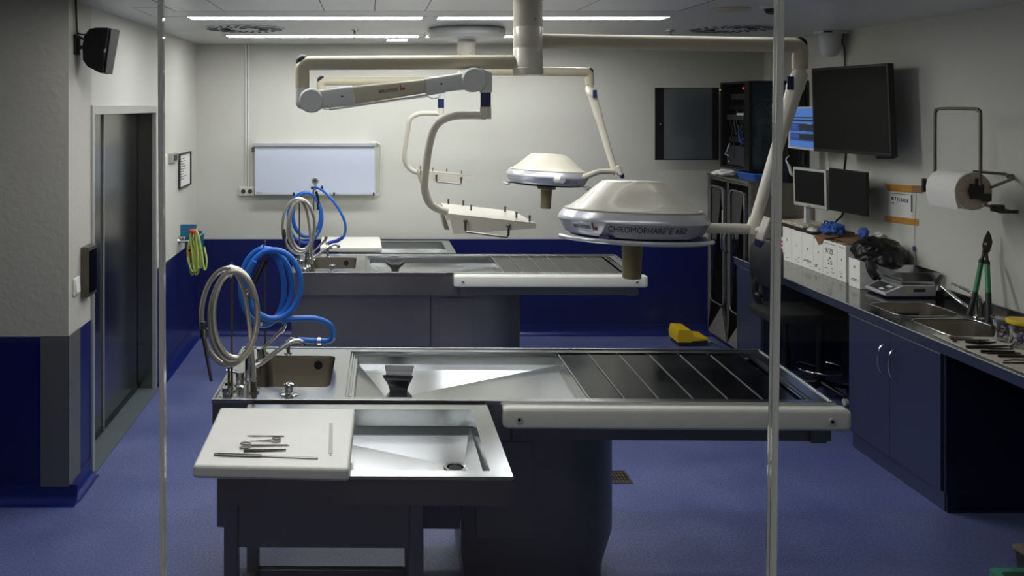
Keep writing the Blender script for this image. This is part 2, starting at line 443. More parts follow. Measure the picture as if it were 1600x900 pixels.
# ---------------------------------------------------------------- ceiling things
names = ['front left', 'front right', 'rear left', 'rear right']
lbs = ['recessed strip light on the ceiling, left half of the nearer visible row',
       'recessed strip light in the nearer visible row, right half, beside the near column',
       'recessed strip light on the ceiling, left half of the row close to the back wall',
       'recessed strip light close to the back wall, right half, behind the round canopy',
       'recessed strip light above the near steel table, left half', 'recessed strip light above the near steel table, right half',
       'recessed strip light over the dissection bench, left half', 'recessed strip light over the dissection bench, right half', 'added unseen strip light on the viewer side, brightening glass joints and steel fronts']
ON = ['lamp', 'lamp', 'lamp', 'lamp', 'lamp', 'lamp_low', 'lamp_dim', 'lamp_low', 'lamp_low']
for (x0, x1, y0, y1), lb, on in zip(strips, lbs, ON):
    t = thing('ceiling_light', lb, 'ceiling light', ((x0+x1)/2, (y0+y1)/2, ZC), group='recessed strip lights')
    e = .012
    m_ = MB(); lo = rect(x0-.012, x1+.012, y0-.012, y1+.012); li = rect(x0+e, x1-e, y0+e, y1-e)
    for z in (ZC-.003,): m_.plate(z, lo, [li])
    m_.skirt(lo, ZC-.003, ZC); m_.skirt(li, ZC-.003, ZC+.011)
    obj('frame', m_, 'enamel_grey', t, smooth=0)
    obj('diffuser', MB().box(x0+e+.001, x1-e-.001, y0+e+.001, y1-e-.001, ZC+.004, ZC+.010), on, t, smooth=0)
t = thing('ceiling_panel_light', 'small square lit ceiling panel close to the back wall', 'ceiling light', (.24, 7.35, ZC))
obj('frame', MB().box(.14, .34, 7.27, 7.43, ZC-.004, ZC-.0005), 'enamel_grey', t, smooth=0)
obj('diffuser', MB().box(.15, .33, 7.28, 7.42, ZC-.006, ZC-.004), 'glow', t, smooth=0)

# lowered panel field nearer the viewer
mb = MB(); yy = 5.13
mb.box(-1.20, 1.90, yy-.006, yy, ZC-.0015, ZC-.0002)
mb.box(-1.206, -1.20, YG+.1, yy, ZC-.0015, ZC-.0002).box(1.90, 1.906, YG+.1, yy, ZC-.0015, ZC-.0002)
for x in (-.90, -.28, .03, .34, .96, 1.27):
    mb.box(x-.002, x+.002, 4.12, yy-.006, ZC-.0015, ZC-.0002)
tl = MB()
xs_ = [-1.20, -.90, -.28, .03, .34, .96, 1.27, 1.90]
for xa, xb in zip(xs_, xs_[1:]): tl.box(xa+.0025, xb-.0025, 4.12, yy-.007, ZC-.0013, ZC-.0003)
struct('trim_10', tl, 'tile', smooth=0, label='pale ceiling panels in front of the first strip light row', cat='ceiling panel')
struct('trim_8', mb, 'seam', smooth=0, label='thin dark joints between the ceiling panels', cat='ceiling joint')
m_ = MB(); a, b = onZ(232, 20, ZC), onZ(282, 30, ZC)
x0, x1, y0, y1 = -1.42, -1.13, 4.95, 5.45
for q in ((x0,x1,y0,y0+.01),(x1-.01,x1,y0+.01,y1),(x0,x0+.006,y0+.01,y1),(x0+.006,x1-.01,y1-.006,y1)): m_.box(q[0],q[1],q[2],q[3], ZC-.002, ZC-.0003)
m_.box(x0+.01, x1-.014, y0+.013, y1-.01, ZC-.0012, ZC-.0003)
solo('access_hatch', m_, 'ceiling', 'flat square access hatch in the ceiling above the steel door', 'ceiling hatch', smooth=0)

def diffuser(cx, cy, R, lb):
    t = thing('swirl_air_diffuser', lb, 'air vent', (cx, cy, ZC), group='round swirl air diffusers')
    c_ = (cx, cy, 0)
    m_ = MB(); z0 = ZC-.006
    m_.lathe([(.02, ZC-.0005), (R, ZC-.0005), (R, ZC-.004), (R-.01, z0), (.02, z0)], c_, 48); obj('face_plate', m_, 'enamel_grey', t)
    m_ = MB()
    for k in range(24):
        a = 2*PI*k/24
        for ra, rb, sw in ((.36*R, .60*R, .30), (.66*R, .92*R, .22)):
            p = []
            for rr, aa in ((ra, 0), (rb, sw), (rb, sw+.085), (ra, .085)):
                p.append((cx+rr*math.cos(a+aa), cy+rr*math.sin(a+aa)))
            m_.prism(p, 'z', z0-.002, z0-.0003)
    o = obj('slot', m_, 'black_matte', t, smooth=0)
    m_ = MB().box(cx-.02, cx+.02, cy-.3*R, cy-.2*R, z0-.003, z0-.0003); obj('adjuster', m_, 'black', t, smooth=0)
diffuser(-.95, 6.3, .31, 'round slotted air diffuser in the ceiling at left, between the strip lights')
diffuser(2.74, 6.3, .33, 'round slotted air diffuser in the ceiling at right, above the long lamp arm')
m_ = MB().lathe([(0.01, ZC-.001), (.11, ZC-.001), (.11, ZC-.006), (.095, ZC-.012), (.01, ZC-.014)], (2.17, 5.0, 0), 32)
solo('ceiling_cover', m_, 'enamel_tan', 'flat round cream cover plate on the ceiling at right', 'cover plate')
t = thing('smoke_detector', 'small white smoke detector on the ceiling beside the right glass joint', 'smoke detector', (2.34, 4.84, ZC))
obj('base', MB().lathe([(.01, ZC-.001), (.068, ZC-.001), (.068, ZC-.016), (.055, ZC-.022), (.01, ZC-.022)], (2.34, 4.84, 0), 32), 'white', t)
obj('sensor_cage', MB().lathe([(.045, ZC-.022), (.045, ZC-.028), (.038, ZC-.03), (.042, ZC-.036), (.034, ZC-.04), (.036, ZC-.046), (.01, ZC-.055)], (2.34, 4.84, 0), 24), 'dark_grey', t)
for x, lb in ((-.118, 'small sprinkler head on the ceiling at left of the round canopy'), (2.32, 'small sprinkler head on the ceiling above the long lamp arm')):
    t = thing('sprinkler_head', lb, 'sprinkler', (x, 6.42, ZC), group='sprinkler heads')
    obj('rosette', MB().lathe([(.005, ZC-.001), (.035, ZC-.001), (.03, ZC-.008), (.005, ZC-.009)], (x, 6.42, 0), 24), 'chrome', t)
    m_ = MB().cyl((x, 6.42, ZC-.009), (x, 6.42, ZC-.03), .010, .008, 12)
    m_.tube([(x-.006, 6.42, ZC-.03), (x-.014, 6.42, ZC-.042), (x, 6.42, ZC-.058)], .0025, 6).tube([(x+.006, 6.42, ZC-.03), (x+.014, 6.42, ZC-.042), (x, 6.42, ZC-.058)], .0025, 6)
    m_.cyl((x, 6.42, ZC-.058), (x, 6.42, ZC-.062), .014, .014, 16)
    obj('head', m_, 'tool', t)

# ---------------------------------------------------------------- left wall things
# loudspeaker
t = thing('loudspeaker', 'black wedge loudspeaker on a wall bracket above the steel door', 'loudspeaker', (XL, 4.62, 2.45))
SY = 4.62
m_ = MB().box(XL, XL+.012, SY-.035, SY+.045, 2.435, 2.545); obj('wall_plate', m_, 'black', t, bevel=.004)
m_ = MB().cyl((XL+.012, SY, 2.478), (XL+.06, SY, 2.474), .011, n=14).ball((XL+.06, SY, 2.474), .018, n=2).cyl((XL+.06, SY, 2.474), (XL+.10, SY, 2.47), .012, n=14)
obj('bracket_arm', m_, 'dark_grey', t)
def Pq(px, py, Y): return P(px, py, Y)
# side outline seen from the front: rounded back, flat grille turned towards the door side
A = [(131, 56), (139, 45), (150, 43), (170, 43), (170, 48), (161, 112), (158, 115), (136, 104), (129, 94), (128, 72)]
bot = [tuple(P(x, y, 4.56)) for x, y in A]
B = [(139, 56), (146, 47), (156, 45), (184, 46), (184, 52), (172, 115), (168, 117), (146, 103), (139, 94), (137, 72)]
top = [tuple(P(x, y, 4.74)) for x, y in B]
obj('cabinet', MB().hexa(bot, top), 'black', t, bevel=.008, seg=3)
G = [(171.5, 44.5), (184.5, 46.5), (184.5, 53), (172.5, 115.5), (166, 116.5), (161.5, 111)]
g0 = [P(171.2, 44, 4.57), P(162, 114, 4.57), P(173, 116, 4.74), P(185, 47, 4.74)]
n_ = (g0[1]-g0[0]).cross(g0[3]-g0[0]).normalized()
if n_.x < 0: n_ = -n_
m_ = MB().hexa([tuple(p+n_*.001) for p in g0], [tuple(p+n_*.010) for p in g0]); obj('grille', m_, 'black', t, bevel=.004)
bx = [P(163, 77, 4.552), P(166.5, 75.5, 4.552), P(165, 81.5, 4.552), P(162, 82.5, 4.552)]
m_ = MB().hexa([tuple(p) for p in bx], [tuple(p+Vector((0, -.003, 0))) for p in bx]); obj('badge', m_, 'frame_steel', t, smooth=0)
m_ = MB().tube([P(118.5, 0, 4.6), P(119.5, 30, 4.6), P(121, 52, 4.6), P(124, 58, 4.55), P(133, 62, 4.55)], .006, 8, smooth=6)
m_.tube([P(120, 50, 4.6), P(128, 54, 4.52), P(136, 53, 4.55)], .004, 8, smooth=6)
m_.tube([(P(118.5,0,4.6).x, 4.6, ZC), P(118.5, 0, 4.6)], .006, 8)
solo('speaker_cable', m_, 'black', 'black cable running from the ceiling down to the loudspeaker', 'cable')
# intercom box and light switch
t = thing('door_call_panel', 'slim steel wall box with dark front beside the steel door', 'wall panel', (XL, 4.76, 1.2))
obj('housing', MB().box(XL, XL+.045, 4.70, 4.845, 1.068, 1.352), 'tube_steel', t, bevel=.004)
obj('front', MB().box(XL+.045, XL+.049, 4.715, 4.83, 1.09, 1.33), 'screen', t, smooth=0)
t = thing('light_switch', 'white rocker light switch on the wall below the slim steel box', 'light switch', (XL, 4.62, 1.13))
obj('switch_plate', MB().box(XL, XL+.012, 4.575, 4.66, 1.105, 1.20), 'white', t, bevel=.004)
obj('rocker', MB().prism([(XL+.012, 1.118), (XL+.020, 1.118), (XL+.014, 1.188), (XL+.012, 1.188)], 'y', 4.588, 4.648), 'white', t, bevel=.001)
# thermostat, paper holder, framed notice
t = thing('thermostat', 'small grey wall thermostat beside the framed notice', 'thermostat', (XL, 6.9, 1.75))
obj('casing', MB().box(XL, XL+.025, 6.76, 7.0, 1.685, 1.765), 'frame_steel', t, bevel=.005)
obj('display', MB().box(XL+.025, XL+.028, 6.83, 6.95, 1.70, 1.75), 'dark_grey', t, smooth=0)
m_ = MB().prism([(XL, 1.67), (XL+.02, 1.69), (XL+.03, 1.76), (XL, 1.79)], 'y', 6.50, 6.60)
solo('door_latch_cover', m_, 'white', 'small white wedge cover on the wall just right of the steel door', 'cover', bevel=.004)
t = thing('framed_notice', 'framed white notice with small print on the left wall near the corner', 'framed notice', (XL, 7.3, 1.6))
fy0, fy1, fz0, fz1 = 7.08, 7.53, 1.445, 1.745
m_ = MB()
for q in ((fy0, fy0+.018, fz0, fz1), (fy1-.018, fy1, fz0, fz1), (fy0+.018, fy1-.018, fz0, fz0+.012), (fy0+.018, fy1-.018, fz1-.012, fz1)): m_.box(XL+.001, XL+.022, *q)
obj('frame', m_, 'dark_grey', t, smooth=0)
obj('sheet', MB().box(XL+.001, XL+.010, fy0+.018, fy1-.018, fz0+.012, fz1-.012), 'paper', t, smooth=0)
m_ = MB(); random.seed(3)
for k in range(9):
    z = fz1-.05-k*.022; L_ = random.uniform(.10, .25)
    m_.box(XL+.010, XL+.0112, fy0+.06, fy0+.06+L_, z-.003, z+.003)
obj('print', m_, 'ink', t, smooth=0)

# ---------------------------------------------------------------- back wall things
t = thing('light_box', 'wide pale wall light box with silver top rail on the back wall', 'light box', ((495-VX)*7.8/F, 7.8, 1.55))
lx0, lx1, lz0, lz1 = P(399, 0, 7.8).x, P(586, 0, 7.8).x, P(0, 304, 7.8).z, P(0, 223, 7.8).z
obj('housing', MB().box(lx0, lx1, YB-.09, YB, lz0, lz1), 'white', t, bevel=.006)
obj('viewing_panel', MB().box(lx0+.006, lx1-.006, YB-.094, YB-.0905, lz0+.012, lz1-.04), 'lightbox', t, smooth=0)
obj('top_rail', MB().box(lx0-.012, lx1+.006, YB-.115, YB+0, lz1-.03, lz1+.004), 'silver', t, bevel=.004)
for k, px in enumerate((459, 522, 584)):
    x = P(px, 0, 7.72).x; obj('foot_clip', MB().box(x-.007, x+.007, YB-.104, YB-.094, lz0-.004, lz0+.028), 'black', t, smooth=0)
m_ = MB()
for k in range(5): m_.box(lx0+.02+k*.011, lx0+.028+k*.011, YB-.0955, YB-.094, lz0+.022, lz0+.027)
obj('maker_mark', m_, 'ink', t, smooth=0)
obj('side_knob', MB().cyl((lx0-.03, YB-.06, lz1-.05), (lx0, YB-.06, lz1-.05), .012, n=14).cyl((lx0-.03, YB-.06, lz1-.075), (lx0, YB-.06, lz1-.075), .009, n=14), 'tube_steel', t)
m_ = MB().tube([(lx1-.02, YB-.03, lz1+.008), (lx1+.035, YB-.02, lz1-.005), (lx1+.055, YB-.012, lz1-.06), (lx1+.05, YB-.012, lz0+.15), (lx1+.045, YB-.012, lz0+.02), (lx1+.01, YB-.02, lz0-.01)], .006, 8, smooth=8)
obj('power_cord', m_, 'white', bpy.data.objects['light_box'])
t = thing('cable_conduit', 'thin white double conduit on the back wall left of the light box', 'conduit', (P(386,0,7.8).x, YB, 1.3))
for px, nm in ((384.2, 'pipe'), (388.3, 'pipe')):
    x = P(px, 0, YB-.01).x; obj(nm, MB().cyl((x, YB-.009, P(0,292,YB).z), (x, YB-.009, ZC), .008, n=10), 'white', t)
t = thing('double_socket', 'white double wall socket at the lower end of the conduit', 'socket', (P(385,0,7.8).x, YB, 1.35))
sx0, sx1 = P(374, 0, YB-.03).x, P(397, 0, YB-.03).x; sz0, sz1 = P(0, 306, YB-.03).z, P(0, 292, YB-.03).z
obj('surface_box', MB().box(sx0, sx1, YB-.03, YB, sz0, sz1), 'white', t, bevel=.004)
for k in (0, 1):
    cx = sx0+(sx1-sx0)*(.27+.46*k); cz = (sz0+sz1)/2
    m_ = MB().lathe([(.001, -.002), (.017, -.002), (.017, -.0075), (.021, -.0075), (.021, 0), (.001, 0)], (cx, YB-.031, cz), 24, 'y'); obj('socket_ring', m_, 'tube_steel', t)
    obj('pin_hole', MB().box(cx-.012, cx-.006, YB-.035, YB-.0332, cz-.004, cz+.004).box(cx+.006, cx+.012, YB-.035, YB-.0332, cz-.004, cz+.004), 'black_matte', t, smooth=0)

# floor grate and foot pedal
t = thing('floor_drain', 'square floor drain grate right of the near steel table base', 'floor drain', (1.4, 4.82, 0))
m_ = MB(); gx0, gx1, gy0, gy1 = 1.31, 1.50, 4.74, 4.90
for q in ((gx0, gx1, gy0, gy0+.012), (gx0, gx1, gy1-.012, gy1), (gx0, gx0+.012, gy0+.012, gy1-.012), (gx1-.012, gx1, gy0+.012, gy1-.012)): m_.box(*q, 0.0005, .006)
obj('rim', m_, 'tube_steel', t, smooth=0)
obj('well', MB().box(gx0+.012, gx1-.012, gy0+.012, gy1-.012, .0004, .0012), 'black_matte', t, smooth=0)
m_ = MB()
for k in range(1, 9):
    x = gx0+.012+k*(gx1-gx0-.024)/9; m_.box(x-.003, x+.003, gy0+.012, gy1-.012, .0014, .005)
for k in range(1, 7):
    y = gy0+.012+k*(gy1-gy0-.024)/7; m_.box(gx0+.012, gx1-.012, y-.003, y+.003, .0014, .0048)
obj('grid', m_, 'tube_steel', t, smooth=0)
t = thing('foot_pedal', 'yellow foot pedal with grey base on the floor at the back wall', 'foot pedal', (2.92, 7.55, 0))
pz = lambda py, Y=7.55: EYE-(py-VY)*Y/F
pxx = lambda px, Y=7.55: (px-VX)*Y/F
m_ = MB().prism([(pxx(1052), .035), (pxx(1051), .10), (pxx(1054), .155), (pxx(1072), .150), (pxx(1078), .09), (pxx(1099), .075), (pxx(1100), .055), (pxx(1074), .045), (pxx(1074), .035)], 'y', 7.44, 7.66)
obj('hood', m_, 'yellow', t, bevel=.012, seg=3)
obj('base', MB().prism([(pxx(1053), .002), (pxx(1098), .002), (pxx(1099), .05), (pxx(1075), .04), (pxx(1054), .034)], 'y', 7.45, 7.65), 'dark_grey', t, bevel=.006)
m_ = MB().tube([(pxx(1098), 7.5, .03), (pxx(1104), 7.48, .03), (pxx(1118), 7.35, .012), (3.135, 7.30, .008), (3.12, 7.1, .008), (3.09, 6.92, .008)], .007, 8, smooth=8); obj('cable', m_, 'dark_grey', t)
obj('cable_gland', MB().cyl((pxx(1098), 7.5, .03), (pxx(1105), 7.48, .03), .014, .010, 12), 'white', t)

# garden hose, tap
t = thing('wall_tap', 'chrome wall tap with orange hose connector on the left wall', 'tap', (XL, 7.10, 1.02))
tp = lambda px, py, Y=7.1: P(px, py, Y)
ty = 7.10
zc_ = tp(0, 377).z
m_ = MB().cyl((XL, ty, zc_), (XL+.012, ty, zc_), .028, .024, 20).cyl((XL+.01, ty, zc_), (XL+.07, ty, zc_), .013, n=14)
m_.tube([(XL+.05, ty, zc_), (XL+.085, ty, zc_+.002), (XL+.105, ty-.01, zc_-.03)], .010, 10, smooth=5)
m_.cyl((XL+.035, ty, zc_), (XL+.035, ty, zc_+.035), .009, n=12).box(XL+.0, XL+.065, ty-.008, ty+.008, zc_+.033, zc_+.043)
obj('valve', m_, 'chrome', t)
obj('hose_connector', MB().lathe([(.004, 0), (.017, 0), (.02, -.02), (.016, -.035), (.021, -.05), (.021, -.085), (.012, -.10), (.004, -.10)], (XL+.108, ty-.012, zc_-.03), 20), 'orange', t)
obj('connector_band', MB().lathe([(.004, -.036), (.022, -.036), (.022, -.05), (.004, -.05)], (XL+.108, ty-.012, zc_-.03), 20), 'black', t)
t = thing('hose_hanger', 'teal plastic hose hanger on the left wall in the back corner', 'hose hanger', (XL, 7.2, 1.1))
m_ = MB()
m_.prism([(XL+.0, 1.02), (XL+.05, 1.02), (XL+.14, 1.10), (XL+.14, 1.13), (XL, 1.13)], 'y', 7.17, 7.19)
q0, q1 = P(286, 366, 7.1), P(295, 362, 7.1)
m_.prism([(P(286,0,7.1).x, P(0,366,7.1).z), (P(295,0,7.1).x, P(0,362,7.1).z), (P(293,0,7.1).x, P(0,383,7.1).z), (P(286,0,7.1).x, P(0,391,7.1).z)], 'y', 7.16, 7.17)
m_.prism([(P(311,0,7.2).x, P(0,370,7.2).z), (P(319,0,7.2).x, P(0,364,7.2).z), (P(317,0,7.2).x, P(0,387,7.2).z), (P(313,0,7.2).x, P(0,396,7.2).z)], 'y', 7.20, 7.21)
m_.box(XL, P(316,0,7.2).x, 7.185, 7.20, 1.05, 1.075)
m_.box(P(309,0,7.2).x, P(313,0,7.2).x, 7.2, 7.21, 1.04, 1.075)
obj('bracket', m_, 'teal', t, bevel=.003)
random.seed(5)
t = thing('garden_hose', 'coiled yellow green garden hose hanging in the back left corner', 'hose', (P(300,0,7.1).x, 7.1, 1.0))
pts = []
specs = [(302, 424), (306, 428), (298, 415), (309, 420), (300, 428), (312, 418), (305, 423)]
for k, (px, py) in enumerate(specs):
    y = 7.13-.012*k
    pts += [P(300-k*.4, 366, y), P(px-5, (366+py)/2, y), P(px-2, py-3, y), P(px+2, py, y), P(px+4, py-9, y), P(px+3, 390, y), P(305, 364, y)]
pts += [P(307, 361, 7.05), P(311, 372, 7.04), P(316, 400, 7.04), P(319, 420, 7.04), P(322, 418, 7.05), P(323, 405, 7.05), P(319, 386, 7.08)]
obj('coil', MB().tube(pts, .0085, 8, smooth=5), 'green_hose', t)
m_ = MB().tube([(XL+.108, ty-.012, zc_-.13), P(293, 402, 7.08), P(298, 420, 7.06), P(303, 425, 7.05)], .0085, 8, smooth=6); obj('lead', m_, 'green_hose', t)
m_ = MB().tube([P(296, 362, 7.03), P(302, 361, 7.02), P(306, 366, 7.02)], [.014, .02, .013], 10, smooth=4); obj('spray_nozzle', m_, 'orange', t)

# ================================================================ AUTOPSY TABLES
HT = .90
SK = .03     # the right end runs a little further out at the back
def big_table(loc, rz, label):
    t = thing('autopsy_table', label, 'autopsy table', loc, 0, None, world=False)
    W, D = 2.63, .775
    outer = [(0,0),(W,0),(W+SK,D),(0,D)]
    sink = rrect(.145, .492, .175, .64, .035)
    tray = [(.565,.05),(1.625,.05),(1.625,.715),(.565,.715)]
    platehole = [(1.625,.05),(2.56,.05),(2.56+SK,.715),(1.625,.715)]
    full = [(.565,.05),(2.56,.05),(2.56+SK,.715),(.565,.715)]
    # top deck
    m_ = MB().plate(HT, outer, [sink, full])
    m_.skirt(outer, HT, HT-.012)
    m_.skirt(sink, HT, HT-.006); m_.skirt(full, HT, HT-.018)
    top = obj('table_top', m_, 'steel', t, smooth=0)
    # shallow raised bead along the rim
    m_ = MB()
    for q in ((0, W, 0, .012), (0, .012, .012, D-.012), (0, W+SK, D-.012, D), ): m_.box(*q, HT, HT+.006)
    m_.hexa([(W-.012,.012,HT),(W,.012,HT),(W+SK,D-.012,HT),(W+SK-.012,D-.012,HT)], [(W-.012,.012,HT+.006),(W,.012,HT+.006),(W+SK,D-.012,HT+.006),(W+SK-.012,D-.012,HT+.006)])
    obj('rim_bead', m_, 'steel', t, bevel=.002)
    # sink
    s2 = rrect(.158, .479, .188, .627, .045)
    m_ = MB().skirt(sink, HT-.005, HT-.17, s2)
    m_.plate(HT-.17, s2, [])
    b = obj('sink_basin', m_, 'basin', t)
    m_ = MB().lathe([(.001, -.004), (.021, -.004), (.021, 0), (.001, 0)], (.405, .634, HT-.045), 24, 'y'); obj('overflow_hole', m_, 'black_matte', b)
    m_ = MB().lathe([(.001, .001), (.04, .001), (.04, .004), (.028, .003), (.02, .0015), (.001, .0015)], (.32, .40, HT-.17), 28); obj('drain', m_, 'chrome', b)
    # stepped body tray: ledge, then sloping floor
    led = [(.60,.075),(1.615,.075),(1.615,.69),(.60,.69)]
    m_ = MB().plate(HT-.018, tray, [led])
    m_.skirt(led, HT-.018, HT-.055, [(.606,.082),(1.615,.082),(1.615,.684),(.606,.684)])
    fl = [(.606,.082,HT-.055),(1.615,.082,HT-.055),(1.615,.684,HT-.055),(.606,.684,HT-.055)]
    dr = [(.735,.24),(.835,.24),(.835,.34),(.735,.34)]
    A_ = [m_.v(p) for p in fl]
    C_ = [m_.v((x, y, HT-.094)) for x, y in dr]
    for i in range(4): m_.f([A_[i], A_[(i+1)%4], C_[(i+1)%4], C_[i]])
    m_.f(C_)
    tr = obj('body_tray', m_, 'steel_tray', t, smooth=3)
    m_ = MB().lathe([(.001, .003), (.02, .001), (.032, .002), (.042, .005), (.05, .005), (.05, .001), (.001, .001)], (.785, .29, HT-.094), 32); obj('drain_ring', m_, 'chrome', tr)
    # bright slotted side channel at the left end of the tray
    m_ = MB().box(.583, .589, .085, .68, HT-.018, HT-.006).box(.572, .578, .06, .70, HT-.018, HT-.001); obj('overflow_weir', m_, 'steel', t, bevel=.001)
    # channel under the plates
    m_ = MB().plate(HT-.018, platehole, [[(1.63,.085),(2.52,.085),(2.52+SK,.68),(1.63,.68)]])
    m_.hexa([(1.626,.06,HT-.075),(2.55,.06,HT-.075),(2.55+SK,.70,HT-.075),(1.626,.70,HT-.075)], [(1.626,.06,HT-.066),(2.55,.06,HT-.066),(2.55+SK,.70,HT-.066),(1.626,.70,HT-.066)])
    obj('plate_ledge', m_, 'steel', t, smooth=0)
    n = 6; x0 = 1.612; x1 = 2.50; wd = (x1-x0)/n
    for k in range(n):
        a, b_ = x0+k*wd+.0025, x0+(k+1)*wd-.0025
        s0, s1 = SK*(a-x0)/(x1-x0), SK*(b_-x0)/(x1-x0)
        m_ = MB().hexa([(a,.066,HT-.012),(b_,.066,HT-.012),(b_+s1,.70,HT-.012),(a+s0,.70,HT-.012)],
                       [(a,.066,HT-.006),(b_,.066,HT-.006),(b_+s1,.70,HT-.006),(a+s0,.70,HT-.006)])
        pl = obj('cover_plate', m_, 'steel_plate', t, bevel=.0012)
        obj('plate_highlight', MB().hexa([(a-.0005,.066,HT-.012),(a+.002,.066,HT-.012),(a+.002+s0,.70,HT-.012),(a-.0005+s0,.70,HT-.012)], [(a-.0005,.066,HT-.0035),(a+.002,.066,HT-.0035),(a+.002+s0,.70,HT-.0035),(a-.0005+s0,.70,HT-.0035)]), 'frame_steel', pl, smooth=0)  # pale strip drawn as the bright highlight along each plate edge
    m_ = MB().hexa([(x1+.012,.06,HT-.012),(x1+.022,.06,HT-.012),(x1+.022+SK,.705,HT-.012),(x1+.012+SK,.705,HT-.012)], [(x1+.012,.06,HT+.002),(x1+.022,.06,HT+.002),(x1+.022+SK,.705,HT+.002),(x1+.012+SK,.705,HT+.002)])
    m_.hexa([(x1+.032,.05,HT-.012),(x1+.036,.05,HT-.012),(x1+.036+SK,.715,HT-.012),(x1+.032+SK,.715,HT-.012)], [(x1+.032,.05,HT+.004),(x1+.036,.05,HT+.004),(x1+.036+SK,.715,HT+.004),(x1+.032+SK,.715,HT+.004)])
    obj('end_rail', m_, 'chrome', t)
    # body of the table
    zb = .735
    m_ = MB().box(.004, 1.27, .002, D-.004, zb, HT-.010); 
    m_2 = MB().hexa([(1.27,.03,zb),(W-.03,.03,zb),(W-.03,D-.02,zb),(1.27,D-.02,zb)], [(1.27,.03,HT-.16+.0),(W-.03,.03,HT-.16),(W-.03,D-.02,HT-.16),(1.27,D-.02,HT-.16)])
    m_ = MB()
    # apron panels as thin sheets so the sinks stay open
    m_.box(.003, 1.26, .003, .006, zb, HT-.012).box(.003, .006, .006, D-.004, zb, HT-.012).box(.006, W+SK-.02, D-.006, D-.003, zb, HT-.012)
    m_.box(.003, 1.26, .006, D-.006, zb-.002, zb)
    m_.box(1.26, W-.01, .02, .024, zb, HT-.012).box(1.26, 1.263, .0065, .0195, zb, HT-.012)
    m_.hexa([(W-.014,.024,zb),(W-.01,.024,zb),(W-.01+SK,D-.006,zb),(W-.014+SK,D-.006,zb)], [(W-.014,.024,HT-.012),(W-.01,.024,HT-.012),(W-.01+SK,D-.006,HT-.012),(W-.014+SK,D-.006,HT-.012)])
    m_.box(1.262, W-.014, .024, D-.006, zb-.002, zb)
    obj('apron', m_, 'steel_panel', t, smooth=0)
    # vertical clips at both ends of the right-hand beam
    for xx in (1.275, W-.10):
        obj('beam_bracket', MB().box(xx, xx+.065, .006, .020, zb-.004, .82), 'steel_panel', t, bevel=.002)
    # bumper
    m_ = MB(); r = .016
    prof = rrect(-.055, .018, .803, .893, .016, 4)
    xs = [(1.232, .80), (1.238, .93), (1.25, 1), (W+.012, 1), (W+.028, .95), (W+.036, .80)]
    cy_, cz_ = -.0185, .848
    m_.loft([[(x, cy_+(a-cy_)*k, cz_+(b_-cz_)*k) for a, b_ in prof] for x, k in xs])
    bp = obj('bumper', m_, 'white_poly', t)
    for xx in (1.295, W-.045):
        m_ = MB().lathe([(.001, -.002), (.008, -.002), (.008, -.004), (.014, -.004), (.016, 0), (.001, 0)], (xx, -.0552, .846), 20, 'y'); obj('screw', m_, 'enamel_grey', bp); m_ = MB().lathe([(.001, -.005), (.006, -.005), (.006, -.0035), (.001, -.0035)], (xx, -.0552, .846), 12, 'y'); obj('screw_socket', m_, 'tool_dark', bp)
    # pedestal
    m_ = MB().box(.012, 1.06, .05, D-.05, .335, zb-.003); obj('service_box', m_, 'steel_panel', t, bevel=.004)
    prof = [(1.065, .09), (1.065, D-.09)]
    n_ = 16; cx, cy, rx, ry = 1.50, D/2, .29, D/2-.085
    pr = [(1.066, cy-ry)] + [(cx+rx*math.sin(PI*k/n_), cy-ry*math.cos(PI*k/n_)) for k in range(n_+1)] + [(1.066, cy+ry)]
    def sc(k): return [(cx-.22+(x-cx+.22)*k, cy+(y-cy)*k) for x, y in pr]
    m_ = MB().loft([[(x, y, z) for x, y in sc(k)] for z, k in ((0.0, .90), (.05, .90), (.09, .92), (.23, 1.0), (zb-.003, 1.0))])
    ped = obj('pedestal', m_, 'steel_panel', t)
    obj('service_panel', MB().box(1.13, 1.38, cy-ry-.004, cy-ry+.004, .28, .70), 'steel_panel', ped, bevel=.002)
    # fittings
    f_ = MB().lathe([(.001, 0), (.026, 0), (.026, .004), (.020, .006), (.018, .008), (.018, .03), (.023, .034), (.023, .045), (.014, .05), (.001, .05)], (.32, .085, HT), 24)
    f_.lathe([(.001, 0), (.042, 0), (.042, .003), (.03, .006), (.001, .006)], (.32, .085, HT), 28)
    obj('dome_valve', f_, 'chrome', t)
    # mixer with elbow lever
    m_ = MB().cyl((.113, .30, HT), (.113, .30, HT+.008), .034, .03).cyl((.113, .30, HT+.008), (.113, .30, HT+.145), .021, .019)
    m_.cyl((.113, .30, HT+.145), (.113, .30, HT+.155), .019, .012)
    m_.tube([(.113,.30,HT+.045), (.16,.315,HT+.06), (.24,.335,HT+.115), (.30,.35,HT+.150), (.335,.355,HT+.155), (.352,.36,HT+.142)], [.012,.012,.0115,.011,.011,.013], 12, smooth=5)
    m_.cyl((.352,.36,HT+.144), (.355,.36,HT+.13), .013, .013, 14)
    m_.cyl((.15, .33, HT), (.15, .33, HT+.075), .012, n=14)
    obj('mixer_tap', m_, 'chrome', t)
    m_ = MB().cyl((.128, .56, HT), (.128, .56, HT+.006), .034, .03).cyl((.128, .56, HT+.006), (.128, .56, HT+.06), .019, .021, 20)
    m_.tube([(.128,.555,HT+.05), (.165,.56,HT+.085), (.205,.56,HT+.125), (.235,.56,HT+.155), (.245,.56,HT+.185)], [.007,.007,.009,.013,.015], 12, smooth=5)
    obj('elbow_lever', m_, 'chrome', t)
    m_ = MB().cyl((.085, .21, HT), (.085, .21, HT+.006), .034, .03).cyl((.085, .21, HT+.006), (.085, .21, HT+.055), .018, .02, 20)
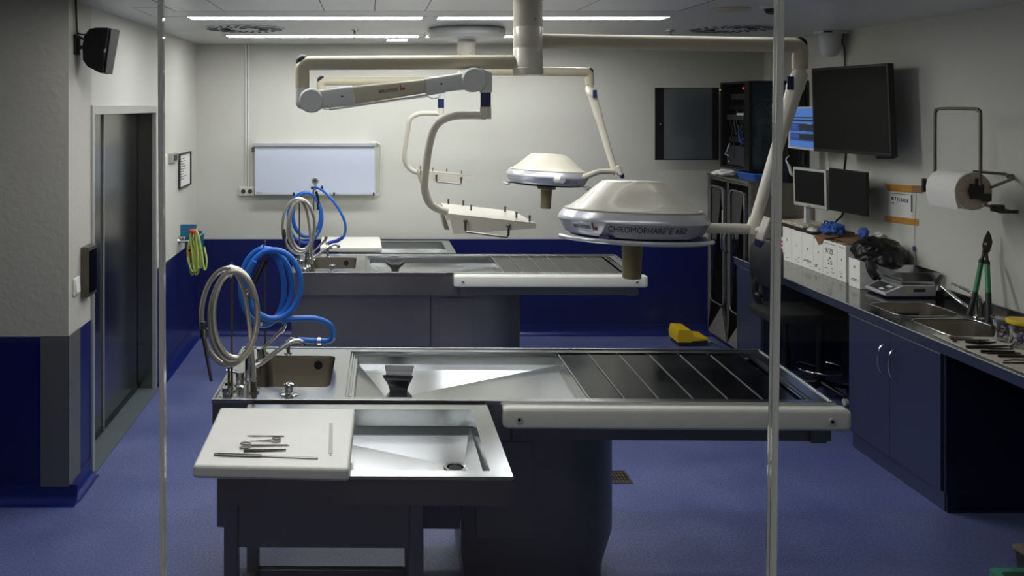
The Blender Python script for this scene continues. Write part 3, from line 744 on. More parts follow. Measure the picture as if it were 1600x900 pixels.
    m_.tube([(.085,.205,HT+.05), (.05,.20,HT+.062), (.025,.195,HT+.066)], [.007,.007,.009], 10).cyl((.05, .13, HT), (.05, .13, HT+.035), .022, .018, 18).cyl((.05,.13,HT), (.05,.13,HT+.004), .033, .031)
    m_.cyl((.055, .05, HT), (.055, .05, HT+.04), .017, .02, 18).cyl((.055,.05,HT), (.055,.05,HT+.004), .03, .028)
    obj('tap_handle', m_, 'chrome', t)
    m_ = MB().cyl((.250, .675, HT), (.250, .675, HT+.006), .022, .018).cyl((.250, .675, HT+.006), (.250, .675, HT+.05), .010).cyl((.250,.675,HT+.05), (.250,.675,HT+.065), .013)
    m_.tube([(.250,.675,HT+.06), (.265,.665,HT+.075), (.29,.655,HT+.075)], .010, 10)
    obj('hose_outlet', m_, 'chrome', t)
    m_ = MB().cyl((.165, .10, HT), (.165, .10, HT+.004), .022).cyl((.165,.10,HT+.004), (.165,.10,HT+.03), .013).cyl((.165,.10,HT+.02), (.165,.10,HT+.05), .010, .013)
    obj('hose_inlet', m_, 'tube_steel', t)
    # hose stands
    for (x, y, hz) in ((.066, .11, .565), (.133, .67, .57)):
        m_ = MB().cyl((x, y, HT), (x, y, HT+.008), .02, .016).cyl((x, y, HT+.008), (x, y, HT+hz), .0055, n=10)
        m_.tube([(x, y, HT+hz-.055), (x, y-.03, HT+hz-.06), (x, y-.05, HT+hz-.045), (x, y-.053, HT+hz-.01)], .004, 8, smooth=4)
        if hz < .57:
            m_.tube([(x-.012, y-.004, HT+.0), (x-.012, y-.004, HT+.15), (x-.008, y-.004, HT+.165), (x, y-.004, HT+.168)], .0055, 8, smooth=3)
        obj('hose_stand', m_, 'tube_steel', t)
    t.rotation_euler = (0, 0, rz)
    return t
NT = (-.673, 3.535, 0); NR = math.radians(-.9)
FT = (-.605, 6.235, 0); FR = math.radians(-.35)
big_near = big_table(NT, NR, 'nearer stainless steel autopsy table with white bumper and left sink')
big_far = copy_tree(big_near); big_far.location = FT; big_far.rotation_euler = (0, 0, FR)
big_far['label'] = 'farther stainless steel autopsy table standing before the blue back wall'
def TM(loc, rz): return Matrix.Translation(loc) @ Matrix.Rotation(rz, 4, 'Z')
TN, TF = TM(NT, NR), TM(FT, FR)

# black head rests
def head_rest(T, x, y, z0, rz, label):
    mt = T @ Matrix.Translation((x, y, z0)) @ Matrix.Rotation(rz, 4, 'Z')
    m_ = MB(mt)
    # side profile of a saddle on a waisted foot, swept across its depth
    def prof(k):      # half widths by height
        return [(.055, 0), (.050, .012), (.036, .032), (.028, .055), (.030, .075), (.042, .095), (.060, .108)]
    base = prof(0)
    right = [(w_, z) for w_, z in base]
    left = [(-w_, z) for w_, z in base][::-1]
    topc = [(.076, .128), (.074, .140), (.048, .122), (.02, .112), (.008, .117), (-.008, .117), (-.02, .112), (-.048, .122), (-.074, .140), (-.076, .128)]
    out = right + topc + left
    depth = lambda z: .040 + .022*max(0, (z-.06)/.06) + .020*max(0, 1-z/.03)
    loops = []
    for s in (-1, -.8, .8, 1):
        k = .93 if abs(s) == 1 else 1.0
        loops.append([(w_*k, s*depth(z), z if abs(s) < 1 else .005+z*.955) for w_, z in out])
    m_.loft(loops)
    return solo('head_rest', m_, 'rubber', label, 'head rest', smooth=50)
head_rest(TN, .80, .27, HT-.093, math.radians(86), 'black rubber head rest in the tray of the nearer autopsy table')
hr = head_rest(TF, .80, .27, HT-.093, 0, 'black rubber head rest with curved horns on the farther autopsy table')

# ---------------------------------------------------------------- dissection benches
def bench(loc, label):
    t = thing('dissection_bench', label, 'steel bench', loc, 0, None, world=False)
    W, D = 1.0, .675
    outer = rrect(0, W, 0, D, .006, 2)
    hole = [(.06,.045),(W-.072,.045),(W-.072,D-.055),(.06,D-.055)]
    led = hole
    m_ = MB().plate(HT, outer, [hole]); m_.skirt(outer, HT, HT-.012); m_.skirt(hole, HT, HT-.065, [(.067,.052),(W-.079,.052),(W-.079,D-.062),(.067,D-.062)])
    obj('rim', m_, 'steel', t, smooth=0)
    m_ = MB()
    zt_ = HT-.0655
    fl = [(.066,.051,zt_),(W-.078,.051,zt_),(W-.078,D-.061,zt_),(.066,D-.061,zt_)]
    A_ = [m_.v(p) for p in fl]
    dr = [(.795,.245),(.865,.245),(.865,.315),(.795,.315)]
    C_ = [m_.v((x, y, HT-.094)) for x, y in dr]
    for i in range(4): m_.f([A_[i], A_[(i+1)%4], C_[(i+1)%4], C_[i]])
    m_.f(C_)
    tr = obj('tray_floor', m_, 'steel_tray', t, smooth=0)
    m_ = MB().lathe([(.001, .0015), (.02, .001), (.03, .001), (.031, .006), (.041, .007), (.043, .001), (.001, .001)], (.83, .28, HT-.094), 32); dg = obj('drain', m_, 'chrome', tr)
    obj('drain_hole', MB().lathe([(.001, .002), (.024, .002), (.024, .0035), (.001, .0035)], (.83, .28, HT-.094), 24), 'black_matte', tr)
    m_ = MB()
    za = .80
    m_.box(.002, W-.002, .002, .006, za, HT-.012).box(.002, W-.002, D-.006, D-.002, za, HT-.012).box(.002, .006, .006, D-.006, za, HT-.012).box(W-.006, W-.002, .006, D-.006, za, HT-.012)
    obj('apron', m_, 'steel_panel', t, smooth=0)
    x0, x1, y0, y1, lw = .012, .70, .05, .60, .048
    for x, y in ((x0, y0), (x1-lw, y0), (x0, y1-lw), (x1-lw, y1-lw)):
        l = obj('leg', MB().box(x, x+lw, y, y+lw, .02, HT-.10), 'steel_panel', t, bevel=.003)
        obj('foot', MB().cyl((x+lw/2, y+lw/2, 0), (x+lw/2, y+lw/2, .02), .02, .017, 16), 'rubber', l)
    for yy in (y0+.012, y1-.016): obj('frame_panel', MB().box(x0+lw, x1-lw, yy, yy+.004, .625, za+.02), 'steel_panel', t, smooth=0)
    m_ = MB().box(x0+lw, x1-lw, y1-lw+.005, y1-.008, .235, .27).box(x0+.008, x0+lw-.008, y0+lw, y1-lw, .235, .27).box(x1-lw+.008, x1-.008, y0+lw, y1-lw, .235, .27)
    obj('lower_rail', m_, 'steel_panel', t, bevel=.002)
    return t
BN = (-.516, 2.815, 0)
bench_near = bench(BN, 'small steel dissection bench nearest the viewer, with sink tray and drain')
BF = (-.265, 7.07, 0)
bench_far = copy_tree(bench_near); bench_far.location = BF
bench_far['label'] = 'small steel bench with sink tray behind the farther autopsy table'
bench_near.rotation_euler = (0, 0, math.radians(-.5))
# white cutting boards
def board(cs, z0, z1, label):
    ch = .010
    def ins(k): 
        cx = sum(c[0] for c in cs)/4; cy = sum(c[1] for c in cs)/4
        return [((x-cx)*(1-k)+cx, (y-cy)*(1-k)+cy) for x, y in cs]
    m_ = MB().hexa([(x, y, z0) for x, y in ins(0)], [(x, y, z1) for x, y in ins(0)])
    return solo('cutting_board', m_, 'white_poly', label, 'cutting board', bevel=.012, seg=4)
z1 = .953
fl, frr, br, bl = onZ(301, 727, z1), onZ(545, 732, z1), onZ(555.5, 638, z1), onZ(344, 636, z1)
board([(p.x, p.y) for p in (fl, frr, br, bl)], .907, z1, 'thick white cutting board with instruments on the near dissection bench')
a, b = onZ(500, 386, .953), onZ(597, 386, .953)
board([(a.x, a.y), (b.x, a.y), (b.x-.01, a.y+.56), (a.x-.02, a.y+.56)], .907, .953, 'white cutting board on the far bench below the light box')

# instruments on the board
zi = z1+.0008
def I(px, py): return onZ(px, py, z1)
def rod(m_, a, b, r0, r1=None, n=8, lift=0):
    a = Vector((a.x, a.y, zi+r0+lift)); b = Vector((b.x, b.y, zi+(r1 or r0)+lift)); return m_.tube([a, a.lerp(b, .5), b], [r0, (r0+(r1 or r0))/2, r1 or r0], n)
def loop(m_, c, rx, ry, ang, r, z):
    pts = []
    for k in range(16):
        a = 2*PI*k/16; x, y = rx*math.cos(a), ry*math.sin(a)
        pts.append((c.x+x*math.cos(ang)-y*math.sin(ang), c.y+x*math.sin(ang)+y*math.cos(ang), z))
    return m_.tube(pts, r, 6, closed=True)
t = thing('scalpel', 'slim steel scalpel, rearmost instrument on the near cutting board', 'scalpel', I(415, 682))
m_ = MB(); a, b = I(412, 681.6), I(386, 681.6)
a3, b3 = I(444, 682.3), I(418, 681.8)
obj('handle', MB().hexa([(b3.x, b3.y-.004, zi), (a3.x, a3.y-.003, zi), (a3.x, a3.y+.003, zi), (b3.x, b3.y+.004, zi)], [(b3.x, b3.y-.004, zi+.003), (a3.x, a3.y-.003, zi+.003), (a3.x, a3.y+.003, zi+.003), (b3.x, b3.y+.004, zi+.003)]), 'tool', t, bevel=.0008)
obj('blade', MB().hexa([(b.x, b.y, zi), (b.x+.02, b.y-.006, zi), (b3.x, b3.y-.003, zi), (b3.x, b3.y+.003, zi), (b.x+.01, b.y+.004, zi)], [(b.x, b.y, zi+.002), (b.x+.02, b.y-.006, zi+.002), (b3.x, b3.y-.003, zi+.002), (b3.x, b3.y+.003, zi+.002), (b.x+.01, b.y+.004, zi+.002)]), 'tool', t)
t = thing('scissors', 'small steel scissors with finger rings at the right on the cutting board', 'scissors', I(415, 689))
rod(m_ := MB(), I(391, 689.6), I(424, 690.0), .0008, .003); rod(m_, I(391, 690.2), I(424, 688.4), .0008, .003); obj('blade', m_, 'tool', t)
m_ = MB(); loop(m_, I(431.5, 691.4), .015, .0085, .1, .002, zi+.003); loop(m_, I(432, 686.6), .015, .0085, -.1, .002, zi+.003); obj('finger_ring', m_, 'tool', t)
t = thing('scissors', 'long steel scissors with finger rings at the left on the cutting board', 'scissors', I(415, 698))
rod(m_ := MB(), I(391, 698.2), I(452, 696.8), .0035, .0012); rod(m_, I(391, 698.0), I(450, 696.2), .0035, .001, lift=.002); obj('blade', m_, 'tool', t)
m_ = MB(); loop(m_, I(383, 700.6), .018, .010, .15, .0024, zi+.0035); loop(m_, I(384, 694.8), .018, .010, -.1, .0024, zi+.0035); obj('finger_ring', m_, 'tool', t)
t = thing('tweezers', 'steel tweezers lying between long scissors and long probe on the board', 'tweezers', I(415, 705))
m_ = MB()
for s, e in ((704.2, 703.4), (706.6, 705.2)):
    a, b = I(381, s), I(447, e)
    m_.hexa([(a.x, a.y-.004, zi), (b.x, b.y-.0012, zi), (b.x, b.y+.0012, zi), (a.x, a.y+.004, zi)], [(a.x, a.y-.004, zi+.004), (b.x, b.y-.0012, zi+.003), (b.x, b.y+.0012, zi+.003), (a.x, a.y+.004, zi+.004)])
obj('tine', m_, 'tool_dark', t, bevel=.0006)
t = thing('long_knife', 'long steel instrument with slotted handle, nearest the board edge', 'instrument', I(420, 713))
a, b, c = I(341, 711.5), I(402, 713.2), I(497, 716.5)
m_ = MB(); m_.tube([(a.x, a.y-.007, zi+.003), (b.x, b.y-.008, zi+.003), (b.x+.01, b.y, zi+.003), (b.x, b.y+.006, zi+.003), (a.x, a.y+.007, zi+.003), (a.x-.008, a.y, zi+.003)], .003, 8, smooth=4, closed=True)
m_.hexa([(a.x+.02, a.y-.006, zi), (b.x, b.y-.007, zi), (b.x, b.y+.006, zi), (a.x+.02, a.y+.005, zi)], [(a.x+.02, a.y-.006, zi+.003), (b.x, b.y-.007, zi+.003), (b.x, b.y+.006, zi+.003), (a.x+.02, a.y+.005, zi+.003)])
obj('handle', m_, 'tool', t)
obj('blade', MB().hexa([(b.x, b.y-.006, zi), (c.x, c.y-.0085, zi), (c.x, c.y+.0065, zi), (b.x, b.y+.006, zi)], [(b.x, b.y-.006, zi+.003), (c.x, c.y-.0085, zi+.003), (c.x, c.y+.0065, zi+.003), (b.x, b.y+.006, zi+.003)]), 'tool', t, bevel=.001)
t = thing('steel_ruler', 'narrow steel ruler lying at the right side of the cutting board', 'ruler', I(516, 686))
a, b, c, d = I(513, 709), I(519.6, 709), I(520, 662), I(514.5, 662)
obj('strip', MB().hexa([(p.x, p.y, zi) for p in (a, b, c, d)], [(p.x, p.y, zi+.0012) for p in (a, b, c, d)]), mat('satin_strip', (168, 167, 160), .55, .4), t, smooth=0)
m_ = MB().lathe([(.001, 0), (.003, 0), (.003, .001), (.001, .001)], (I(516.5, 711.5).x, I(516.5, 711.5).y, zi), 12); obj('hanging_hole', m_, 'tool_dark', t)

# ---------------------------------------------------------------- hoses on the tables
def coil(T, ctrs, y0, dy, n=14):
    """ctrs: list of (cx, cz, rx, rz, tilt) in table space; returns points of a hanging coil"""
    pts = []
    for i, (cx, cz, rx, rz, tl) in enumerate(ctrs):
        for k in range(n):
            a = PI/2 - 2*PI*k/n
            nx = ctrs[min(i+1, len(ctrs)-1)]; u = k/n
            q = [ctrs[i][j]*(1-u)+nx[j]*u for j in range(5)]
            x = q[0]+q[2]*math.cos(a)+q[4]*math.sin(a)*q[3]; z = q[1]+q[3]*math.sin(a)
            pts.append(T @ Vector((x, y0+dy*(i+u)+.012*math.sin(a*1.0+i), z)))
    return pts
def steel_hose(T, label, far=False):
    t = thing('steel_shower_hose', label, 'hose', T @ Vector((.066, .11, HT)))
    z = HT+.557
    pts = coil(T, [(.062, z-.215, .125, .210, .0), (.066, z-.213, .121, .206, .0), (.092, z-.204, .094, .190, .0), (.094, z-.202, .090, .186, .0)], .07, -.010, 16)[:-12]
    q = [T @ Vector(p) for p in ((.02, .05, z-.06), (.145, .075, z-.20), (.155, .09, HT+.12), (.165, .10, HT+.045))]
    m_ = MB(); m_.tube(pts, .0112, 10, smooth=3); m_.tube([T @ Vector(p) for p in ((.085,.06,z-.01), (.125,.062,z-.10), (.150,.075,z-.26), (.160,.09,HT+.16), (.165,.10,HT+.045))], .0095, 10, smooth=6)
    obj('hose', m_, 'steel_hose', t)
    m_ = MB().cyl(T @ Vector((-.044, .045, z-.265)), T @ Vector((-.042, .045, z-.305)), .017, .015, 14).cyl(T @ Vector((-.046, .045, z-.235)), T @ Vector((-.044, .045, z-.265)), .012, .014, 14)
    obj('coupling', m_, 'tool', t)
    m_ = MB().tube([T @ Vector(p) for p in ((-.043, .045, z-.30), (-.030, .045, z-.38), (-.010, .045, z-.49))], [.010, .008, .0065], 10); obj('spray_pipe', m_, 'tool', t)
    return t
steel_hose(TN, 'coiled braided steel hose on the stand at the nearer autopsy table')
steel_hose(TF, 'coiled braided steel hose on the stand at the farther autopsy table')
def blue_hose(T, label, path, nozzle=True, r=.0145, ctrs=None):
    t = thing('blue_rubber_hose', label, 'hose', T @ Vector((.133, .67, HT)))
    pts = coil(T, ctrs, .64, -.022, 16)[:-1]
    m_ = MB().tube(pts, r, 12, smooth=3)
    m_.tube([T @ Vector(p) for p in path], r, 12, smooth=6)
    obj('hose', m_, 'blue_hose', t)
    return t
z = HT+.545
b1 = blue_hose(TN, 'thick blue rubber hose coiled beside the sink of the nearer autopsy table',
     [(.09, .60, z-.39), (.15, .61, z-.365), (.26, .60, z-.352), (.38, .60, z-.348), (.455, .61, z-.375), (.48, .63, z-.43), (.462, .655, z-.472), (.40, .665, z-.478), (.30, .66, z-.472)],
     ctrs=[(.115, z-.210, .110, .205, 0), (.140, z-.183, .118, .175, 0), (.188, z-.178, .132, .170, 0)])
obj('hose_clamp', MB().cyl(TN @ Vector((.418, .664, z-.478)), TN @ Vector((.40, .665, z-.478)), .0185, n=16), 'chrome', b1)
m_ = MB().cyl(TN @ Vector((.14,.60,z-.06)), TN @ Vector((.09,.56,z-.17)), .011, .016, 12); m_.tube([TN @ Vector(p) for p in ((.16,.60,z-.05),(.145,.59,z-.08),(.12,.58,z-.12))], .006, 8)
obj('trigger_nozzle', m_, 'black', b1)
m_ = MB().cyl(TN @ Vector((.09,.56,z-.17)), TN @ Vector((.065,.54,z-.225)), .017, .022, 14)
obj('nozzle_head', m_, 'chrome', b1)
obj('coupling', MB().cyl(TN @ Vector((.115, .61, z-.375)), TN @ Vector((.125, .60, z-.355)), .020, .018, 14), 'chrome', b1)
z = HT+.56
b2 = blue_hose(TF, 'thin blue hose coiled over the sink of the farther autopsy table, with pressure gauge', 
     [(.14, .62, z+.03), (.22, .62, z-.01), (.32, .62, z-.12), (.385, .63, z-.24), (.40, .64, z-.33), (.375, .65, z-.40), (.33, .66, z-.425)], r=.0105,
     ctrs=[(.055, z-.245, .155, .228, 0), (.068, z-.205, .136, .185, 0), (.085, z-.20, .108, .178, 0)])
obj('sleeve', MB().tube([TF @ Vector(p) for p in ((.378, .65, z-.395), (.33, .66, z-.425), (.26, .67, z-.447))], [.014, .016, .017], 12), 'blue_hose_dark', b2)
obj('end_fitting', MB().cyl(TF @ Vector((.26, .67, z-.447)), TF @ Vector((.235, .675, z-.452)), .014, .012, 12), 'chrome', b2)
g = TF @ Vector((.150, .62, z+.075))
m_ = MB().lathe([(.001, -.006), (.026, -.006), (.030, 0), (.030, .018), (.026, .02), (.001, .02)], g, 24, 'y').cyl(g+Vector((0,.01,-.025)), g+Vector((0,.01,-.08)), .010, n=12).cyl(g+Vector((-.02,.01,-.055)), g+Vector((.05,.01,-.055)), .008, n=10)
gg = obj('pressure_gauge', m_, 'frame_steel', b2)
obj('gauge_face', MB().lathe([(.001, -.008), (.014, -.008), (.014, -.0062), (.001, -.0062)], g, 20, 'y'), 'tube_steel', gg)
obj('valve_knob', MB().cyl(g+Vector((.05,.01,-.055)), g+Vector((.066,.01,-.055)), .016, n=14).cyl(g+Vector((-.035,.01,-.058)), g+Vector((-.02,.01,-.058)), .012, n=12), 'black', b2)
m_ = MB().tube([TF @ Vector(p) for p in ((.16,.60,z-.01),(.175,.60,z-.08),(.175,.60,z-.16))], [.011, .012, .008], 10, smooth=3)
obj('trigger_nozzle', m_, 'black', b2)

# ================================================================ SURGICAL LIGHTS AND SHELF ARMS
def bar(m_, pts, r, n=20, smooth=0): return m_.tube(pts, r, n, smooth=smooth)
BRAND = 'BERCHTOLD'
def pendant(cx, cy, zbot, label, A, B, lampc, lampR, tilt, shelf, detail, canopy):
    """A: left arm dict, B: right lamp arm dict"""
    t = thing('surgical_light', label, 'surgical light', (cx, cy, ZC))
    # column
    m_ = MB()
    if canopy:
        m_.lathe([(.001, ZC-.001), (.28, ZC-.001), (.293, ZC-.012), (.293, ZC-.055), (.27, ZC-.078), (.20, ZC-.086), (.001, ZC-.086)], (cx, cy, 0), 56)
        obj('ceiling_canopy', m_, 'enamel_grey', t)
        m_ = MB()
    z = ZC-.001
    m_.lathe([(.05, z), (.068, z), (.068, 2.52), (.066, 2.517), (.066, 2.514), (.068, 2.511), (.068, 2.425), (.066, 2.422), (.066, 2.417), (.068, 2.414), (.068, zbot+.035), (.071, zbot+.033), (.071, zbot+.004), (.067, zbot), (.001, zbot)], (cx, cy, 0), 48)
    col = obj('column', m_, 'enamel', t)
    obj('set_screw', MB().lathe([(.001, -.002), (.006, -.002), (.006, 0), (.001, 0)], (cx+.02, cy-.0655, 2.545), 14, 'y'), 'tool', col)
    # left arm
    ez, ex, ey = A['z'], A['x'], A['y']
    m_ = MB()
    r = A['r']
    bar(m_, [(cx-.05, cy, ez), (ex+r*.9, ey, ez-.004)], r, 24)
    m_.tube([(ex+r*1.0, ey, ez-.004), (ex+r*.45, ey, ez-.010), (ex, ey, ez-r*.8), (ex, ey, ez-r*1.6)], r, 24, smooth=5)
    m_.cyl((ex, ey, ez-r*1.5), (ex, ey, A['zj']), r, n=24)
    a = obj('support_arm', m_, 'enamel_tan', t)
    m_ = MB().tube([(ex+r*.6, ey, ez+r*.42), (ex-r*.1, ey, ez+r*.30), (ex-r*.42, ey, ez-r*.35)], [r*.62, r*.72, r*.6], 16, smooth=5); obj('end_cap', m_, 'ink', a)
    m_ = MB().cyl((ex, ey-.0, A['zj']), (ex, ey, A['zj']-.004), r*.97, n=24)
    m_.cyl((ex, ey, A['zj']-.004), (ex, ey, A['zs']), r*.98, r*.98, 24).ball((ex, ey, A['zs']), r*.98, n=2)
    # spring arm on the near side of it
    sy = ey-.055
    s0 = Vector((A['sx0'], sy, A['sz0'])); s1 = Vector((A['sx1'], sy, A['sz1']))
    obj('lower_joint', m_, 'enamel_grey', t)
    m_ = MB()
    for p in (s0, s1): m_.lathe([(.001, -.048), (.048, -.048), (.056, -.040), (.056, .040), (.048, .048), (.001, .048)], p, 36, 'y')
    obj('pivot_disc', m_, 'enamel_grey', t)
    d = (s1-s0).normalized(); up = Vector((-d.z, 0, d.x))
    def sect(p, h, w_, shift=0): 
        o = []
        for a_, b_ in rrect(-w_, w_, -h, h, min(h, w_)*.45, 4): o.append(p + Vector((0, a_, 0)) + up*(b_+shift))
        return o
    L_ = (s1-s0).length
    m_ = MB().loft([sect(s0+d*L_*u, h, w_) for u, h, w_ in ((.04, .043, .036), (.24, .044, .036), (.26, .043, .036))]); sa = obj('spring_arm_end', m_, 'enamel_grey', t)
    m_ = MB().loft([sect(s0+d*L_*u, h, w_) for u, h, w_ in ((.262, .041, .034), (.70, .032, .034))]); sm = obj('spring_arm', m_, 'enamel_tan', t)
    m_ = MB().loft([sect(s0+d*L_*u, h, w_) for u, h, w_ in ((.702, .036, .036), (.85, .038, .036), (.97, .040, .036))]); obj('spring_arm_end', m_, 'enamel_grey', t)
    m_ = MB().loft([sect(s0+d*L_*u, .004, .022, -sh) for u, sh in ((.10, .052), (.50, .046), (.82, .038))]); obj('under_cover', m_, 'enamel_grey', t)
    for u in (.19, .80):
        c_ = s0+d*L_*u; obj('screw', MB().lathe([(.001, -.0385), (.005, -.0385), (.005, -.0355), (.001, -.0355)], c_, 12, 'y'), 'ink', t)
    rot = Matrix.Rotation(-math.atan2(d.z, d.x), 4, 'Y')
    def flat(x, h, sx=1): return None
    mt = Matrix.Translation(s0+d*L_*A['tu'] + Vector((0, -.0352, 0))) @ rot @ Matrix.Rotation(PI/2, 4, 'X')
    lettering('maker_name', BRAND, .020, mt, 'ink', sm, fit=A['tw'], bold=.0004)
    mk = Matrix.Translation(s0+d*L_*A['tu'] + Vector((0, -.0356, 0)) + d*(A['tw']/2+.018)) @ rot
    obj('maker_mark', MB(mk).box(-.006, -.002, -.001, .001, -.006, .020), 'ink', sm, smooth=0)
    obj('maker_dot', MB(mk).lathe([(.001, -.001), (.007, -.001), (.007, .001), (.001, .001)], (.008, 0, .000), 14, 'y'), 'red', sm)
    # head block and blue collar
    hx = A['hx']; hy = sy
    m_ = MB().prism([(s1.x+.02, s1.z+.050), (hx-.02, s1.z+.052), (hx+.026, s1.z+.030), (hx+.026, A['zc0']), (hx-.026, A['zc0']), (hx-.026, s1.z-.03), (s1.x+.02, s1.z-.036)], 'y', hy-.03, hy+.03)
    obj('head_block', m_, 'enamel_grey', t, bevel=.006)
    obj('blue_collar', MB().cyl((hx, hy, A['zc0']), (hx, hy, A['zc1']), .024, n=24), 'navy', t)
    obj('swivel', MB().cyl((hx, hy, A['zc1']), (hx, hy, A['zc1']-.055), .026, n=24), 'enamel', t)
    # hanging shelf: bent tube, wedge shaped shelf, handle
    zt0 = A['zc1']-.04
    pts = [Vector(p) for p in shelf['tube']]
    m_ = MB().tube([(hx, hy, zt0)]+pts, shelf['r'], 14, smooth=8); hang = obj('hanger_tube', m_, 'enamel', t)
    a, b_, c_, d_ = [Vector(p) for p in shelf['top']]     # far left, far right, near right, near left
    def dn(p, h): return p-Vector((0, 0, h))
    th = .0025
    m_ = MB().hexa([dn(a, th), dn(b_, th), dn(c_, th), dn(d_, th)], [a, b_, c_, d_])
    # near flange: deep at the left, tapering to the right
    nrm = ((c_-d_).cross(Vector((0, 0, 1)))).normalized()*th
    hl, hr_ = shelf['h']
    m_.hexa([dn(d_, hl)+(c_-d_)*.06, dn(c_, hr_), dn(c_, hr_)-nrm, dn(d_, hl)-nrm+(c_-d_)*.06], [dn(d_, .0), dn(c_, 0), dn(c_, 0)-nrm, dn(d_, 0)-nrm])
    m_.hexa([dn(a, hl), dn(b_, hr_), dn(b_, hr_)+nrm, dn(a, hl)+nrm], [dn(a, .003), dn(b_, .003), dn(b_, .003)+nrm, dn(a, .003)+nrm])
    sh = obj('equipment_shelf', m_, 'enamel', t, smooth=0)
    mid = (a+d_)/2
    m_ = MB().hexa([dn(mid, .10)+Vector((-.005,-.05,0)), dn(mid, .10)+Vector((.02,-.05,0)), dn(mid, .10)+Vector((.02,.05,0)), dn(mid, .10)+Vector((-.005,.05,0))],
                   [mid+Vector((-.03,-.05,.01)), mid+Vector((-.018,-.05,.01)), mid+Vector((-.018,.05,.01)), mid+Vector((-.03,.05,.01))])
    obj('mounting_bracket', m_, 'enamel_tan', sh, bevel=.002)
    m_ = MB()
    e = (c_-d_)
    for u, v in shelf['pins']:
        p = d_+(c_-d_)*u+(a-d_)*v; p.z = d_.z + (c_.z-d_.z)*u + (a.z-d_.z)*v
        m_.cyl(p, p+Vector((0, 0, .018)), .0045, n=8).ball(p+Vector((0, 0, .022)), .0065, n=1)
    obj('clamp_pin', m_, 'tube_steel', sh)
    u0, u1 = shelf['hu']; off = -nrm.normalized()*.0
    n3 = nrm.normalized(); 
    if n3.y > 0: n3 = -n3
    q0 = d_+e*u0+n3*.010; q1 = d_+e*u1+n3*.010; q0.z -= .022; q1.z -= .022; hd = shelf['hd']
    m_ = MB().tube([q0, dn(q0, hd*.75), dn(q0, hd)+e*.015, dn(q1, hd)-e*.015, dn(q1, hd*.75), q1], .0055, 10, smooth=0)
    m_.ball(q0, .010, n=2).ball(q1, .010, n=2)
    obj('grab_handle', m_, 'tool', sh)
    # ---- right lamp arm
    bz, bx_, by_, r = B['z'], B['x'], B['y'], B['r']
    m_ = MB(); pe = Vector((bx_, by_, bz+B.get('dz', 0)))
    dir_ = (pe-Vector((cx, cy, bz))); dir_.z = 0; dir_.normalize()
    st = Vector((cx, cy, bz))+dir_*.05
    m_.tube([st, pe-dir_*r], r, 24)
    m_.tube([pe-dir_*r, pe-dir_*r*.4-Vector((0,0,.005)), pe-Vector((0,0,r*.8)), pe-Vector((0,0,r*1.7))], r, 24, smooth=5)
    m_.cyl(pe-Vector((0,0,r*1.6)), Vector((pe.x, pe.y, B['zj'])), r, n=24)
    arm = obj('lamp_arm', m_, 'enamel_tan', t)
    m_ = MB().tube([pe+Vector((0,0,r*.40))-dir_*r*.6, pe+Vector((0,0,r*.30))+dir_*r*.1, pe+Vector((0,0,-r*.35))+dir_*r*.42], [r*.60, r*.72, r*.6], 16, smooth=5); obj('end_cap', m_, 'black', arm)
    j = Vector((pe.x, pe.y, B['zj']))
    m_ = MB().cyl(j, j-Vector((0,0,B['jn'])), r*.8, n=20)
    k = Vector(B['knee'])
    m_.tube([j-Vector((0,0,B['jn']*.7)), k], [r*1.0, r*1.15], 18).ball(k, r*1.12, (1,1,1), 3)
    obj('knee_joint', m_, 'enamel', t)
    e_ = Vector(B['end']); dv = (e_-k)
    m_ = MB().loft([[k+dv*u+Vector(q)*rr for q in [(math.cos(2*PI*i/18), 0, .0+0), ]] for u, rr in ()]) if 0 else MB()
    mid_ = k+dv*.30
    m_.tube([k, mid_], [r*1.05, r*.88], 20); m_.tube([mid_, e_], [r*.80, r*.70], 20); m_.cyl(e_-dv.normalized()*r*1.6, e_+dv.normalized()*r*.5, r*.86, r*.86, 20)
    obj('drop_arm', m_, 'enamel', t)
    kn = k+Vector(B['kn']); 
    obj('knee_cover', MB().box(kn.x-r*.45, kn.x+r*.45, kn.y-.008, kn.y+.0, kn.z-r*.9, kn.z+r*.9), 'navy', t, bevel=.003)
    # paddle at the lower end
    pd = [Vector(p) for p in B['paddle']]
    m_ = MB().tube([pd[0], pd[1]], B.get('pr', .022), 4).tube([e_, (pd[0]+pd[1])/2], r*.45, 12)
    obj('counterweight', m_, 'enamel', t, bevel=.006)
    m_ = MB().tube([pd[1], pd[1]+(pd[1]-pd[0]).normalized()*.03], [B.get('pr', .022)*.95, B.get('pr', .022)*.6], 4); obj('weight_cap', m_, 'navy', t)
    # ---- lamp
    lc = Vector(lampc); R = lampR
    mt = Matrix.Translation(lc) @ Matrix.Rotation(tilt[0], 4, 'X') @ Matrix.Rotation(tilt[1], 4, 'Y')
    m_ = MB()
    n = 72; loops = []
    def trilobe(a): return max(0, math.cos(3*(a-PI/2-.35)))**2
    for rr, h in ((.885, .035), (.885, .07), (.868, .078), (.735, .208), (.61, .315), (.505, .40), (.455, .435), (.41, .456), (.34, .465), (.0005, .475)):
        lp = []
        for i in range(n):
            a = 2*PI*i/n; k_ = 1-.06*(1-trilobe(a))*(1 if .1 < h < .45 else 0)
            lp.append(mt @ Vector((R*rr*k_*math.cos(a), R*rr*k_*math.sin(a), R*h)))
        loops.append(lp)
    m_.loft(loops); dome = obj('dome', m_, 'enamel', t, smooth=40)
    def lath(prof, name, m, par, nn=64):
        q = MB(mt).lathe([(R*a, R*b_) for a, b_ in prof], (0,0,0), nn); return obj(name, q, m, par)
